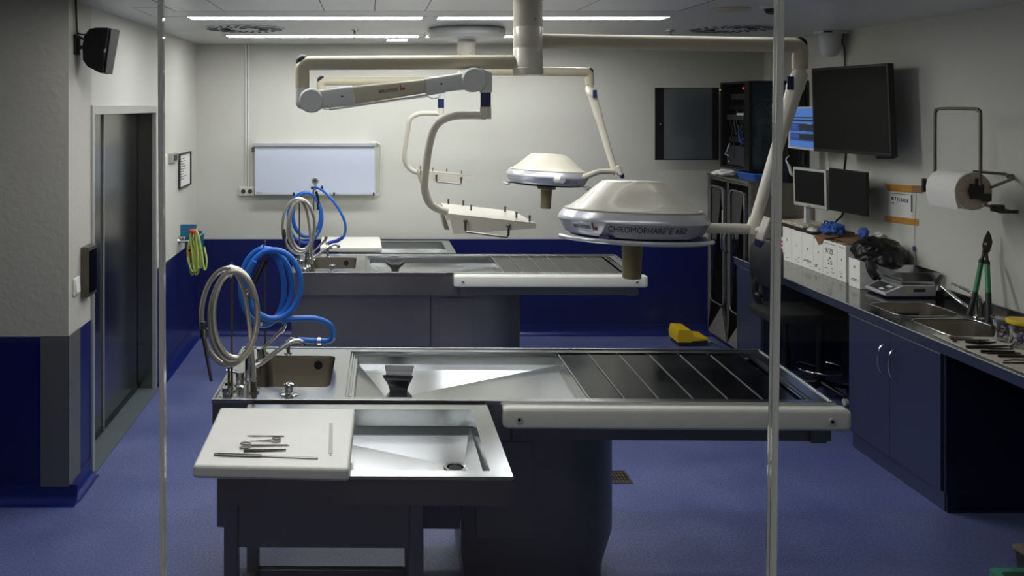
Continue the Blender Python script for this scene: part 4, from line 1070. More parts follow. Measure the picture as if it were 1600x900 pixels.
    body = lath([(.60, .05), (.90, .055), (.93, .05), (.985, -.02), (1.0, -.05), (1.0, -.075), (.985, -.085), (.93, -.20), (.90, -.245), (.86, -.262), (.5, -.27), (.001, -.27)], 'housing', 'silver', t)
    lath([(.90, .056), (.915, .075), (.90, .085), (.86, .075), (.86, .05)], 'bezel', 'enamel', body)
    cone = lambda h: .985+(.93-.985)*((-.085-h)/(.115))      # radius factor on the lower band
    if detail == 'big':
        def warp(ang0, hh, s):
            def f(co):
                a = ang0 + co.x/(R*.97); h = hh + co.y/R
                rr = R*(cone(h)+.004)+co.z
                return mt @ Vector((rr*math.cos(a), rr*math.sin(a), R*h))
            return f
        ta = math.radians(B['ta']); ar = R*.97
        lettering('model_name', 'CHROMOPHARE', .037, None, 'ink', body, fit=.245, warp=warp(ta-.05/ar, -.148, 1))
        lettering('registered_mark', '\u00ae', .012, None, 'ink', body, warp=warp(ta+.081/ar, -.120, 1))
        lettering('model_number', 'E 650', .037, None, 'ink', body, fit=.085, warp=warp(ta+.133/ar, -.148, 1))
        lettering('maker_name', BRAND, .021, None, 'ink', body, fit=.105, warp=warp(math.radians(B['tb']), -.15, 1))
        def mark(x0, x1, h0, h1, m, nm):
            a0 = math.radians(B['tb'])+.105/2/(R*.97)+.03
            q = MB(); N_ = 2
            co = [(x0,h0),(x1,h0),(x1,h1),(x0,h1)]
            f = warp(a0, -.15, 1); q.hexa([f(Vector((x, h, .0005))) for x, h in co], [f(Vector((x, h, .002))) for x, h in co]); obj(nm, q, m, body, smooth=0)
        mark(0, .005, -.012, .024, 'ink', 'maker_mark'); mark(.010, .022, -.010, .004, 'red', 'maker_dot')
    if detail == 'small':
        for k_ in range(4):
            a = math.radians(-78)+k_*.045; q = MB(mt)
            f = lambda a, h, o=0: Vector((R*(cone(h)+.004+o)*math.cos(a), R*(cone(h)+.004+o)*math.sin(a), R*h))
            q.hexa([f(a,-.19), f(a+.02,-.19), f(a+.02,-.11), f(a,-.11)], [f(a,-.19,.01), f(a+.02,-.19,.01), f(a+.02,-.11,.01), f(a,-.11,.01)]); obj('badge_bar', q, 'frame_steel', body, smooth=0)
    # handle rail round the rim
    pts = []; a0, a1 = B['rail']
    for i in range(41):
        a = math.radians(a0+(a1-a0)*i/40); pts.append(mt @ Vector((R*1.03*math.cos(a), R*1.03*math.sin(a), -R*.305)))
    q = MB().tube(pts, .0105, 10)
    rail = obj('handle_rail', q, 'silver', t)
    for a in B['clips']:
        a = math.radians(a); u = Vector((math.cos(a), math.sin(a), 0)); v = Vector((-u.y, u.x, 0)); q = MB(mt)
        q.hexa([u*R*.80+v*.035+Vector((0,0,-R*.30)), u*R*1.03+v*.022+Vector((0,0,-R*.31)), u*R*1.03-v*.022+Vector((0,0,-R*.31)), u*R*.80-v*.035+Vector((0,0,-R*.30))],
               [u*R*.80+v*.035+Vector((0,0,-R*.265)), u*R*.975+v*.022+Vector((0,0,-R*.225)), u*R*.975-v*.022+Vector((0,0,-R*.225)), u*R*.80-v*.035+Vector((0,0,-R*.225))])
        obj('rail_clip', q, 'navy', rail, bevel=.003)
    lath([(.001, -.27), (.84, -.27), (.84, -.285), (.80, -.30), (.001, -.30)], 'lens', 'screen', body)
    lath([(.001, -.30), (.22, -.30), (.222, -.385), (.21, -.40), (.150, -.405), (.138, -.42), (.136, -.48), (.130, -.62), (.126, -.86), (.108, -.875), (.001, -.875)], 'sterile_handle', 'handle', t, 40)
    # link from lamp to arm
    q = MB().tube([Vector(p) for p in B['link']], B.get('lr', .024), 16, smooth=B.get('ls', 0)); obj('yoke', q, 'enamel', t)
    if 'hub' in B:
        h_ = Vector(B['hub']); q = MB().tube([h_+Vector((-.035,.03,0)), h_+Vector((.004,-.004,0))], .030, 20); hb = obj('yoke_hub', q, 'enamel', t)
        q = MB().lathe([(.001, -.004), (.022, -.004), (.024, 0), (.001, 0)], h_+Vector((0,-.03,0)), 20, 'y'); obj('hub_cap', q, 'silver', hb)
    return t

Y1 = 3.85
def n3(px, py, Y=Y1): return tuple(P(px, py, Y))
zt_ = 1.65
shelfN = dict(tube=[P(735, 180, 3.80), P(705, 182, 3.80), P(682, 195, 3.82), P(671, 225, 3.85), P(664, 275, 3.88), P(664, 298, 3.90), P(672, 318, 3.92), P(688, 328, 3.93), P(700, 331, 3.93)], r=.0185,
    top=[onZ(689, 317, zt_), onZ(803, 330, zt_), onZ(837, 349, zt_), onZ(701, 334, zt_)], h=(.092, .022),
    pins=[(.10, .95), (.30, .95), (.35, .55), (.85, .30), (.80, .75), (.96, .12)], hu=(.22, .72), hd=.05)
big = pendant((825-VX)*Y1/F, Y1, EYE+(VY-118)*Y1/F, 'nearer ceiling arm set with the large round surgical lamp and bent-tube shelf',
    dict(z=P(0,97,Y1).z, x=P(472.5,0,Y1).x, y=Y1, r=.033, zj=P(0,137,Y1).z, zs=P(0,160,Y1).z, sx0=P(487,0,3.79).x, sz0=P(0,157,3.79).z, sx1=P(739,0,3.79).x, sz1=P(0,125,3.79).z, tu=.475, tw=.085,
         hx=P(759,0,3.79).x, zc0=P(0,145,3.79).z, zc1=P(0,167,3.79).z),
    dict(z=P(0,64,Y1).z, x=P(1250,0,3.9).x, y=3.9, r=.035, dz=-.015, zj=P(0,108,3.9).z, jn=.03, knee=P(1242,137,3.88), kn=(-.045,-.045,.02), end=P(1176,360,3.86),
         paddle=[P(1201,340,3.80), P(1187,376,3.80)], pr=.026, ta=-95, tb=-149, rail=(-172, -29), clips=(-128, -42), link=[P(1096,356,3.86), P(1168,358,3.86)], lr=.0245, ls=0),
    P(988, 335, 3.87), .338, (math.radians(-3.5), math.radians(1.6)), shelfN, 'big', False)
big['group'] = 'ceiling arm sets'
Y2 = 6.3
zt_ = 1.655
a_ = [onZ(650, 264, zt_), onZ(738, 271, zt_), onZ(741, 275, zt_), onZ(668, 268, zt_)]
shelfF = dict(tube=[P(672, 177, 6.25), P(654, 178, 6.25), P(641, 186, 6.25), P(637, 205, 6.27), P(632, 240, 6.3), P(635, 257, 6.32), P(645, 267, 6.33), P(655, 270, 6.33)], r=.0185,
    top=[P(652, 264, 6.5), P(738, 274, 6.5), P(741, 274.5, 6.2), P(662, 267, 6.2)], h=(.082, .022),
    pins=[(.05, .9), (.25, .5), (.55, .6), (.80, .3)], hu=(.25, .74), hd=.05)
small = pendant((729-VX)*Y2/F, Y2, EYE+(VY-132)*Y2/F, 'farther ceiling arm set on a round canopy, with smaller lamp and shelf',
    dict(z=P(0,126,Y2).z, x=P(502,0,Y2).x, y=Y2, r=.033, zj=P(0,147,Y2).z, zs=P(0,160,Y2).z, sx0=P(510,0,6.24).x, sz0=P(0,160,6.24).z, sx1=P(677,0,6.24).x, sz1=P(0,143,6.24).z, tu=.475, tw=.085,
         hx=P(689,0,6.24).x, zc0=P(0,155,6.24).z, zc1=P(0,169,6.24).z),
    dict(z=P(0,111,Y2+.1).z, x=P(921,0,6.6).x, y=6.6, r=.035, dz=.0, zj=P(0,133,6.6).z, jn=.04, knee=P(925,147,6.55), kn=(.005,-.06,.0), end=P(962,272,6.5),
         paddle=[P(965,259,6.44), P(971,273,6.44)], pr=.022, rail=(-40, 198), clips=(20,), link=[P(882,281,6.15), P(905,279,6.2), P(925,272,6.3), P(938,268,6.42), P(958,268,6.48)], lr=.021, ls=5, hub=P(877,281,6.08)),
    P(855, 270, 6.42), .315, (math.radians(-1.5), math.radians(3)), shelfF, 'small', True)
small['group'] = 'ceiling arm sets'

# ================================================================ COUNTER SIDE
HC, XC, XF = .907, 3.01, 3.03      # counter height, front edge, cabinet fronts
CY0, CY1 = 1.5, 6.885
t = thing('counter', 'long dark steel worktop with blue front edge along the right wall', 'worktop', (3.35, 4.2, HC-.05))
s1 = rrect(3.14, 3.515, 4.925, 5.255, .07); s2 = rrect(3.14, 3.51, 4.47, 4.86, .07)
def sw(l): return l
m_ = MB().plate(HC, rect(XC, XR-.001, CY0, CY1), [s1, s2]); m_.skirt(s1, HC, HC-.005); m_.skirt(s2, HC, HC-.005)
m_.box(XC, XC+.004, CY0, CY1, HC-.006, HC-.0002)
top = obj('top_sheet', m_, 'counter', t, smooth=0)
obj('edge_highlight', MB().tube([(XC, CY0, HC-.003), (XC, CY1, HC-.003)], .0038, 8), 'frame_steel', t)  # lighter steel line put in as the highlight on the worktop's front edge
m_ = MB().box(XC+.001, XC+.02, CY0, CY1, HC-.058, HC-.006); obj('front_edge', m_, 'cab', t, smooth=0)
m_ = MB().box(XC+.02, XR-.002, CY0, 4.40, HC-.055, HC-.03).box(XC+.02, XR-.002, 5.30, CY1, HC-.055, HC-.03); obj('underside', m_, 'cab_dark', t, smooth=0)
m_ = MB().box(XR-.02, XR-.001, CY0, CY1, HC, HC+.07); obj('backsplash', m_, 'counter', t, bevel=.003)
for l, nm in ((s1, 'sink_bowl'), (s2, 'sink_bowl')):
    cx = sum(p[0] for p in l)/len(l); cy = sum(p[1] for p in l)/len(l)
    l2 = [((x-cx)*.94+cx, (y-cy)*.94+cy) for x, y in l]
    m_ = MB().skirt(l, HC-.004, HC-.16, l2); m_.plate(HC-.16, l2, []); b = obj(nm, m_, 'basin', t)
    m_ = MB(); lo = [((x-cx)*1.035+cx, (y-cy)*1.035+cy) for x, y in l]
    m_.loft([[(x, y, z) for x, y in q] for q, z in ((lo, HC+.0005), ([((x-cx)*1.02+cx, (y-cy)*1.02+cy) for x, y in l], HC+.004), (l, HC-.002))], False, False)
    obj('sink_lip', m_, 'steel', b)
    m_ = MB().lathe([(.001, .001), (.035, .001), (.04, .003), (.03, .004), (.001, .002)], (cx+.05, cy, HC-.16), 24); obj('waste', m_, 'chrome', b)

def handle_arc(m_, y, zc):
    return m_.tube([(XF-.002, y, zc+.085), (XF-.022, y, zc+.07), (XF-.034, y, zc+.03), (XF-.034, y, zc-.03), (XF-.022, y, zc-.07), (XF-.002, y, zc-.085)], .0055, 8, smooth=4)
# cabinet under the sinks
t = thing('sink_cabinet', 'blue metallic cabinet with two doors under the counter sinks', 'cabinet', (3.35, 4.84, 0))
a0, a1 = 4.415, 5.265
m_ = MB().box(XF+.018, XR-.003, a0, a0+.018, .10, HC-.06).box(XF+.018, XR-.003, a1-.018, a1, .10, HC-.06).box(XF+.018, XR-.003, a0+.018, a1-.018, .10, .118).box(XR-.02, XR-.003, a0+.018, a1-.018, .118, HC-.06)
obj('carcass', m_, 'cab_dark', t, smooth=0)
obj('kick_board', MB().box(XF+.02, XR-.003, a0+.001, a1-.01, 0, .10), 'cab', t, smooth=0)
dm = 4.852
for y0, y1, hy in ((a0+.004, dm-.002, dm-.05), (dm+.002, a1-.003, dm+.05)):
    d = obj('door', MB().box(XF, XF+.017, y0, y1, .105, HC-.075), 'cab', t, bevel=.0015)
    obj('handle', handle_arc(MB(), hy, .66), 'chrome', d)
obj('top_strip', MB().box(XF-.002, XF+.012, a0+.004, a1-.003, HC-.0745, HC-.068), 'frame_steel', t, smooth=0)
# dark end cupboard continuing towards the viewer: set back under the top
t = thing('end_support', 'dark blue panel closing the end of the sink cabinet', 'end panel', (3.4, 4.40, 0))
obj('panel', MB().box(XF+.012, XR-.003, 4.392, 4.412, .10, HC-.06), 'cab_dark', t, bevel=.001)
obj('kick', MB().box(XF+.022, XR-.003, 4.397, 4.412, 0, .10), 'cab_dark', t, smooth=0)
m_ = MB().box(XF+.004, XF+.022, 5.275, 5.293, .0, HC-.06)
t = thing('corner_cabinet', 'blue cabinet at the far end of the counter beside the steel cupboard', 'cabinet', (3.35, 6.66, 0))
c0, c1 = 6.45, 6.878
obj('carcass', MB().box(XF+.018, XR-.003, c0, c1, .10, HC-.06), 'cab_dark', t, bevel=.001)
d = obj('door', MB().box(XF, XF+.017, c0+.003, c1-.003, .105, HC-.075), 'cab', t, bevel=.0015)
obj('edge_strip', MB().box(XF-.002, XF+.012, c0+.003, c1-.003, HC-.0745, HC-.068), 'frame_steel', t, smooth=0)
obj('kick_board', MB().box(XF+.02, XR-.003, c0+.002, c1-.002, 0, .10), 'steel_panel', t, smooth=0)
# inner panel at the left of the sink cabinet (blue, reaching the floor of the knee space)
solo('knee_space_panel', MB().box(XF+.03, XR-.004, 5.285, 5.303, .10, HC-.062), 'cab', 'blue side panel facing the knee space under the counter', 'panel', bevel=.001)
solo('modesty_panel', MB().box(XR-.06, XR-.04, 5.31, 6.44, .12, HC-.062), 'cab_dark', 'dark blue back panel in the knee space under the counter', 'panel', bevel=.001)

# ---------------------------------------------------------------- steel and glass cupboard
KX, KZ, K0, K1 = 3.156, 1.505, 6.935, 7.775
t = thing('steel_cupboard', 'tall steel cupboard with two rounded glass doors in the back right corner', 'cupboard', (3.43, 7.35, 0))
m_ = MB()
m_.box(KX+.02, XR-.003, K0, K0+.02, 0, KZ).box(KX+.02, XR-.003, K1-.02, K1, 0, KZ).box(XR-.02, XR-.003, K0+.02, K1-.02, 0, KZ).box(KX+.02, XR-.02, K0+.02, K1-.02, KZ-.03, KZ).box(KX+.02, XR-.02, K0+.02, K1-.02, .04, .07)
for z in (.45, .80, 1.15): m_.box(KX+.04, XR-.021, K0+.021, K1-.021, z, z+.012)
obj('body', m_, 'steel_panel', t, smooth=0)
obj('top_cap', MB().box(KX-.006, XR-.003, K0-.006, K1+.006, KZ, KZ+.018), 'steel_panel', t, bevel=.002)
km = (K0+K1)/2
for y0, y1 in ((K0+.003, km-.002), (km+.002, K1-.003)):
    m_ = MB()
    ho = rrect(y0+.07, y1-.055, .36, 1.42, .055, 6); oo = rect(y0, y1, .06, KZ-.012)
    b2_ = MB(Matrix(((0,0,1,0),(1,0,0,0),(0,1,0,0),(0,0,0,1))))   # (y,z,x) -> world
    b2_.plate(KX, oo, [ho]); b2_.skirt(oo, KX, KX+.018); b2_.skirt(ho, KX, KX+.018); b2_.plate(KX+.018, oo, [ho])
    d = obj('door', b2_, 'cupboard_steel', t, smooth=0)
    g_ = MB(Matrix(((0,0,1,0),(1,0,0,0),(0,1,0,0),(0,0,0,1)))); hi = rrect(y0+.073, y1-.058, .363, 1.417, .05, 6)
    g_.loft([[(a, b_, z) for a, b_ in hi] for z in (KX+.006, KX+.010)]); obj('glass', g_, 'cab_glass', d, smooth=0)
    cl = [(KX-.001, a, b_) for a, b_ in rrect(y0+.070, y1-.055, .36, 1.42, .055, 5)]
    obj('gasket', MB().tube(cl, .0075, 8, closed=True), 'silver_dark', d)
    hy = km-.035 if y0 < km-.1 else km+.035
    obj('handle', MB().tube([(KX-.001, hy, 1.05), (KX-.03, hy, 1.03), (KX-.04, hy, .98), (KX-.04, hy, .93), (KX-.03, hy, .88), (KX-.001, hy, .86)], .006, 8, smooth=4), 'chrome', d)
solo('price_strip', MB().box(KX-.0025, KX-.0008, 7.435, 7.455, 1.10, 1.22), 'paper', 'narrow white label on the far glass door of the steel cupboard', 'label', smooth=0)
# pots and boxes seen through the glass
for y, z, w_, h_, mm, lb in ((7.18, .4625, .14, .22, 'card', 'pale box on the lowest shelf inside the steel cupboard'), (7.25, 1.1625, .12, .12, 'glove', 'blue packet on the top shelf inside the steel cupboard'), (7.6, .8125, .13, .18, 'dark_grey', 'dark jar on the middle shelf inside the steel cupboard')):
    m_ = MB().box(3.30, 3.48, y-w_/2, y+w_/2, z, z+h_); solo('stored_box', m_, mm, lb, 'box', bevel=.008)
# things on the cupboard
m_ = MB().ball(P(1132, 269.5, 7.4), .085, (1.15, .9, .34), 3, .35, 1.8, 2); m_.b.verts.ensure_lookup_table()
for v in m_.b.verts: v.co.z = max(v.co.z, KZ+.020)
solo('crumpled_cloth', m_, 'tissue', 'crumpled white cloth on top of the steel cupboard', 'cloth', smooth=20)
t = thing('storage_tray', 'blue plastic tray on the steel cupboard under the equipment rack', 'tray', (3.4, 7.05, KZ+.02))
zt0 = KZ+.019; a = P(1150, 0, 7.2).x; xb = XR-.05
m_ = MB().loft([[(x, y, z) for x, y in rrect(3.20-o, xb+o, 6.96-o, 7.30+o, .03)] for z, o in ((zt0, -.02), (zt0+.055, 0), (zt0+.055, -.006), (zt0+.006, -.025))])
obj('shell', m_, 'glove', t); 
obj('rim', MB().tube([(x, y, zt0+.055) for x, y in rrect(3.20, xb, 6.96, 7.30, .03)], .006, 8, closed=True), 'blue_hose', t)

# ---------------------------------------------------------------- equipment rack on the wall
RX, RY0, RY1, RZ0, RZ1 = 3.20, 7.02, 7.60, 1.60, 2.365
t = thing('equipment_rack', 'black wall rack full of cables with its smoked glass door open', 'equipment rack', (3.45, 7.3, RZ0))
m_ = MB(); f = .028
# body sheets (open front facing the room, perforated side facing the viewer shown as frame)
m_.box(RX, XR-.004, RY0, RY1, RZ1-.02, RZ1).box(RX, XR-.004, RY0, RY1, RZ0, RZ0+.02).box(XR-.03, XR-.004, RY0, RY1, RZ0+.02, RZ1-.02).box(RX, XR-.03, RY1-.012, RY1, RZ0+.02, RZ1-.02)
for x in (RX, XR-.07):
    m_.box(x, x+f, RY0, RY0+f, RZ0+.02, RZ1-.02)
m_.box(RX, RX+f, RY1-f-.012, RY1-.012, RZ0+.02, RZ1-.02).box(RX, RX+.008, RY0+f, RY0+.10, RZ0+.02, RZ1-.02)
obj('cabinet', m_, 'black', t, smooth=0)
obj('side_glass', MB().box(RX+f, XR-.07, RY0+.006, RY0+.009, RZ0+.02, RZ1-.02), 'lens', t, smooth=0)
random.seed(11)
zs = [(1.625, 1.80, 'dark_grey'), (1.83, 1.875, 'black_matte'), (1.90, 1.99, 'black'), (2.03, 2.075, 'dark_grey'), (2.12, 2.16, 'black'), (2.21, 2.26, 'dark_grey')]
for k, (z0, z1_, mm) in enumerate(zs):
    u = obj('rack_unit', MB().box(RX+.03+.02*(k%3), XR-.10, RY0+.06, RY1-.07, z0, z1_), mm, t, bevel=.004)
    if k in (0,):
        for yy, zz in ((RY0+.12, z0+.03), (RY0+.14, z0+.10), (RY1-.12, z0+.03), (RY1-.10, z0+.08)):
            obj('indicator', MB().ball((RX+.03, yy, zz), .008, n=1), 'white', u)
obj('power_box', MB().box(RX+.02, RX+.06, 7.18, 7.31, 2.07, 2.09).box(RX+.20, RX+.30, RY0+.02, RY0+.06, 2.13, 2.17), 'enamel_grey', t, bevel=.003)
obj('power_led', MB().ball((RX+.01, 7.15, 2.305), .009, n=1), 'led_red', t)
obj('door_led', MB().ball((RX-.01, RY1-.02, 2.30), .008, n=1), 'led_yellow', t)
for k in range(14):
    y = random.uniform(RY0+.08, RY1-.1); z0 = random.uniform(1.82, 2.3); x = RX+random.uniform(.01, .04)
    p = [(x, y, z0), (x-.005, y+random.uniform(-.05, .05), z0-random.uniform(.03, .10)), (x+.01, y+random.uniform(-.10, .10), z0-random.uniform(.08, .16)), (x+.05, y+random.uniform(-.12, .12), z0-random.uniform(-.05, .12))]
    obj('patch_cable', MB().tube(p, .004, 6, smooth=4), random.choice(['black', 'dark_grey', 'enamel_grey', 'blue_hose_dark', 'dark_grey']), t)
for k in range(8):
    x = random.uniform(RX+.06, XR-.15); z0 = random.uniform(1.95, 2.32)
    p = [(x, RY0+.03, z0), (x+.05, RY0+.02, z0+random.uniform(-.08, .05)), (x+random.uniform(.05, .15), RY0+.025, z0-random.uniform(.02, .16)), (x+.10, RY0+.05, z0-.12)]
    obj('patch_cable', MB().tube(p, .004, 6, smooth=4), random.choice(['dark_grey', 'enamel_grey', 'dark_grey', 'enamel_tan']), t)
d0, d1 = P(1024, 0, 7.62).x, RX-.004
dz0, dz1 = P(0, 250, 7.62).z, P(0, 137, 7.62).z
m_ = MB()
m_.box(d0, d0+.075, 7.615, 7.635, dz0, dz1).box(d1-.06, d1, 7.615, 7.635, dz0, dz1).box(d0+.075, d1-.06, 7.615, 7.635, dz1-.006, dz1).box(d0+.075, d1-.06, 7.615, 7.635, dz0, dz0+.006)
dd = obj('open_door', m_, 'black', t, smooth=0)
obj('door_glass', MB().box(d0+.076, d1-.061, 7.62, 7.63, dz0+.006, dz1-.006), 'lens', dd, smooth=0)
obj('door_lock', MB().cyl((d0+.04, 7.605, (dz0+dz1)/2), (d0+.04, 7.615, (dz0+dz1)/2), .007, n=12), 'chrome', dd)
solo('equipment_column', MB().box(P(1225,0,6.85).x, P(1245,0,6.85).x, 6.80, 6.88, P(0,285,6.85).z, P(0,215,6.85).z), 'black', 'black equipment box on the wall between rack and grey monitor', 'equipment box', bevel=.004)

# ---------------------------------------------------------------- screens
def panel(t, name, cs, thick, m, bevel=.003, off=0, rad=0):
    a, b_, c_, d_ = [Vector(p) for p in cs]; n_ = (b_-a).cross(d_-a).normalized()
    if n_.y > 0: n_ = -n_
    f0 = [p+n_*off for p in (a, b_, c_, d_)]
    return obj(name, MB().hexa([tuple(p-n_*thick) for p in f0], [tuple(p) for p in f0]), m, t, bevel=bevel)
def inset(cs, l, r, tp, bt):
    a, b_, c_, d_ = [Vector(p) for p in cs]   # tl tr br bl
    q = lambda u, v: a*(1-u)*(1-v)+b_*u*(1-v)+c_*u*v+d_*(1-u)*v
    return [q(l, tp), q(1-r, tp), q(1-r, 1-bt), q(l, 1-bt)]
t = thing('television', 'large black wall television tilted down on the right wall', 'television', (3.6, 6.0, 1.9))
YA, YB_ = 6.42, 5.60
cs = [P(1268, 107, YA+.02), P(1387, 98.5, YB_+.02), P(1393, 245, YB_-.02), P(1271, 236, YA-.02)]
panel(t, 'casing', cs, .045, 'black')
panel(t, 'screen', inset(cs, .02, .022, .03, .035), .0015, 'screen', off=.0012, bevel=0)
c_ = P(1370, 130, YB_+.13); 
m_ = MB().box(3.50, XR-.003, 5.95, 6.10, 1.85, 2.0); obj('wall_bracket', m_, 'dark_grey', t, bevel=.004)
panel(t, 'lower_housing', [P(1368, 244, 5.73), P(1394, 245, 5.60), P(1395, 248.5, 5.60), P(1369, 248.5, 5.73)], .05, 'black')
t = thing('wall_display', 'small lit screen with blue readout bars behind the television', 'display', (3.5, 6.7, 1.8))
YA, YB_ = 6.75, 6.50
cs = [P(1233, 167, YA), P(1290, 166, YB_), P(1290, 238, YB_), P(1231, 231, YA)]
panel(t, 'casing', cs, .04, 'enamel_grey')
q = lambda l, r, a, b_: inset(cs, l, 1-r, a, 1-b_)
panel(t, 'screen', q(.05, .97, .04, .95), .001, 'scr_blue', off=.001, bevel=0)
for (l, r, a, b_, mm) in ((.10, .97, .24, .27, 'scr_dark'), (.10, .97, .30, .345, 'scr_dark'), (.06, .97, .39, .58, 'scr_mid'), (.06, .97, .62, .80, 'scr_mid'), (.30, .97, .41, .56, 'scr_dark'), (.30, .97, .635, .77, 'scr_dark'), (.10, .28, .17, .185, 'scr_mid'), (.10, .24, .44, .455, 'scr_blue'), (.10, .24, .50, .51, 'scr_blue'), (.10, .26, .66, .672, 'scr_blue'), (.10, .26, .70, .712, 'scr_blue')):
    panel(t, 'readout', q(l, r, a, b_), .0006, mm, off=.0016 if mm == 'scr_mid' else .0024, bevel=0)
m_ = MB(); pts = []
for k in range(90):
    u = k/89; c_ = P(1257-2*math.sin(u*3), 233+30*u, 6.72); pts.append(c_+Vector((.010*math.cos(k*1.4), .010*math.sin(k*1.4), 0)))
solo('coiled_cord', m_.tube(pts, .0028, 6), 'dark_grey', 'coiled cord hanging between the lit screen and the grey monitor', 'cord')
t = thing('monitor', 'square monitor with pale grey frame, left of the black monitor', 'monitor', (3.45, 6.5, 1.5))
cs = [P(1238.5, 260, 6.62), P(1290.5, 266, 6.30), P(1292, 329, 6.28), P(1240, 320, 6.60)]
panel(t, 'casing', cs, .045, 'frame_steel', .006)
panel(t, 'screen', inset(cs, .055, .065, .07, .10), .001, 'screen_matte', off=.0012, bevel=0)
panel(t, 'logo', inset(cs, .47, .47, .945, .03), .0008, 'dark_grey', off=.001, bevel=0)
c_ = P(1263, 322, 6.5); m_ = MB().box(c_.x-.02, c_.x+.02, c_.y-.0, c_.y+.03, 1.235, c_.z+.05); obj('stand_neck', m_, 'enamel_grey', t, bevel=.003)
obj('wall_arm', MB().cyl((c_.x+.03, c_.y+.03, c_.z+.12), (XR-.002, 6.62, c_.z+.12), .02, n=12), 'dark_grey', t)
t = thing('monitor', 'black flat monitor on the wall right of the pale framed monitor', 'monitor', (3.6, 6.1, 1.5))
cs = [P(1295, 262, 6.28), P(1352, 269.5, 5.90), P(1352.5, 338.5, 5.88), P(1295.5, 328, 6.26)]
panel(t, 'casing', cs, .03, 'black', .003)
panel(t, 'screen', inset(cs, .02, .02, .025, .03), .001, 'screen_matte', off=.0012, bevel=0)
obj('wall_arm', MB().cyl(P(1325, 300, 6.13), (XR, 6.2, P(1325,300,6.13).z), .025, n=14), 'dark_grey', t)
solo('monitor_cable', MB().tube([P(1322, 240, 5.98), P(1321, 252, 6.05), P(1319.5, 264, 6.13)], .007, 8, smooth=4), 'black', 'black cable between the television and the black monitor', 'cable')
solo('looped_cable', MB().tube([P(1318, 331, 6.14), P(1315, 338, 6.16), P(1307, 345, 6.2), P(1305, 352, 6.24), P(1306, 358, 6.26)], .007, 8, smooth=5), 'black', 'black cable looping below the black monitor to the boxes', 'cable')
m_ = MB().tube([P(1233, 243, 6.795), P(1228, 249, 6.79), P(1230, 254, 6.785), P(1234, 262, 6.785), P(1236, 270, 6.785), P(1240, 275, 6.79)], [.003, .004, .008, .012, .013, .010], 10, smooth=5)
solo('handset', m_, 'white', 'curved white handset beside the pale framed monitor', 'handset')

# ---------------------------------------------------------------- boxes along the wall
edges_px = [(1223, None), (1237, None), (1253, None), (1271, None), (1286, None), (1308, None), (1322, None)]
YE = [3.35*F/(px-VX) for px, _ in edges_px]
marks = [('22', None), ('7', None), ('25', None), ('8', None), ('9/25', '25'), ('9', None)]
wb = ['leftmost white file box in the row on the counter', 'second white file box from the left in the counter row, marked low', 'third white file box from the left in the counter row, with bold print', 'fourth white file box from the left, with torn upper edge', 'white file box marked 9/25 in large handwriting', 'last white file box of the row, beside the black bin bag']
HB = [.272, .268, .270, .268, .262, .262]
MX = Matrix(((0,0,-1,0),(-1,0,0,0),(0,1,0,0),(0,0,0,1)))     # lettering plane: reads from the room side, facing -X
random.seed(21)
for k in range(6):
    ya, yb = YE[k]-.002, YE[k+1]+.002; x0, x1 = 3.35, 3.665; z1_ = HC+HB[k]
    t = thing('file_box', wb[k], 'box', ((x0+x1)/2, (ya+yb)/2, HC), group='white file boxes on the counter')
    th = .004
    m_ = MB().box(x0, x1, yb, ya, HC+.0012, HC+.006)
    # open topped, front wall cut with a sagging torn edge
    n_ = 8; tp = []
    for i in range(n_+1):
        y = yb+(ya-yb)*i/n_; tp.append((y, z1_ - (random.uniform(0, .035) if k in (3,) else random.uniform(0, .004))))
    for xx in (x0,):
        pts = [(yb, HC+.006)]+[(ya, HC+.006)]+tp[::-1]
        m_.prism(pts, 'x', xx, xx+th)
    m_.box(x1-th, x1, yb, ya, HC+.006, z1_).box(x0+th, x1-th, yb, yb+th, HC+.006, z1_).box(x0+th, x1-th, ya-th, ya, HC+.006, z1_)
    bx = obj('body', m_, 'card', t, smooth=0)
    # flaps of brown board lying over the opening
    zf = z1_-.010
    m_ = MB().hexa([(x0+.012, yb+.006, zf), (x1-.006, yb+.006, zf+.0), (x1-.006, ya-.006, zf+.0), (x0+.012, ya-.006, zf)], [(x0+.012, yb+.006, zf+.004), (x1-.006, yb+.006, zf+.008), (x1-.006, ya-.006, zf+.012), (x0+.012, ya-.006, zf+.006)])
    obj('inner_flap', m_, 'brown', t, smooth=0)
    ym = (ya+yb)/2
    def on_face(name, txt, size, y, z, fit=None, m='ink', bold=0):
        mt = Matrix.Translation((x0-.0006, y, z)) @ MX
        return lettering(name, txt, size, mt, m, bx, fit=fit, bold=bold)
    a_, b_ = marks[k]
    if b_:
        on_face('handwriting', a_, .055, ym+.01, HC+.185, fit=.105); on_face('handwriting', 'vs', .024, ym, HC+.138, bold=.0006); on_face('handwriting', b_, .045, ym, HC+.105, fit=.06)
    else: on_face('box_number', a_, .022, ym+.0, HC+(.15 if k != 0 else .17), bold=.0008)
    m_ = MB()
    for i in range(7 if k in (3, 4, 5) else 4):
        y = random.uniform(yb+.02, ya-.04); z = HC+random.uniform(.02, .065); w_ = random.uniform(.012, .035)
        m_.box(x0-.0006, x0-.0001, y, y+w_, z, z+.0035)
    if k == 2: m_.box(x0-.0006, x0-.0001, yb+.03, ya-.03, HC+.062, HC+.067).box(x0-.0006, x0-.0001, yb+.02, ya-.02, HC+.052, HC+.057)
    obj('fine_print', m_, 'ink', bx, smooth=0)
    if k in (4, 5):
        obj('printed_line', MB().box(x0-.0006, x0-.0001, yb+.02, ya-.02, z1_-.025, z1_-.021), 'ink', bx, smooth=0)
m_ = MB(); random.seed(8)
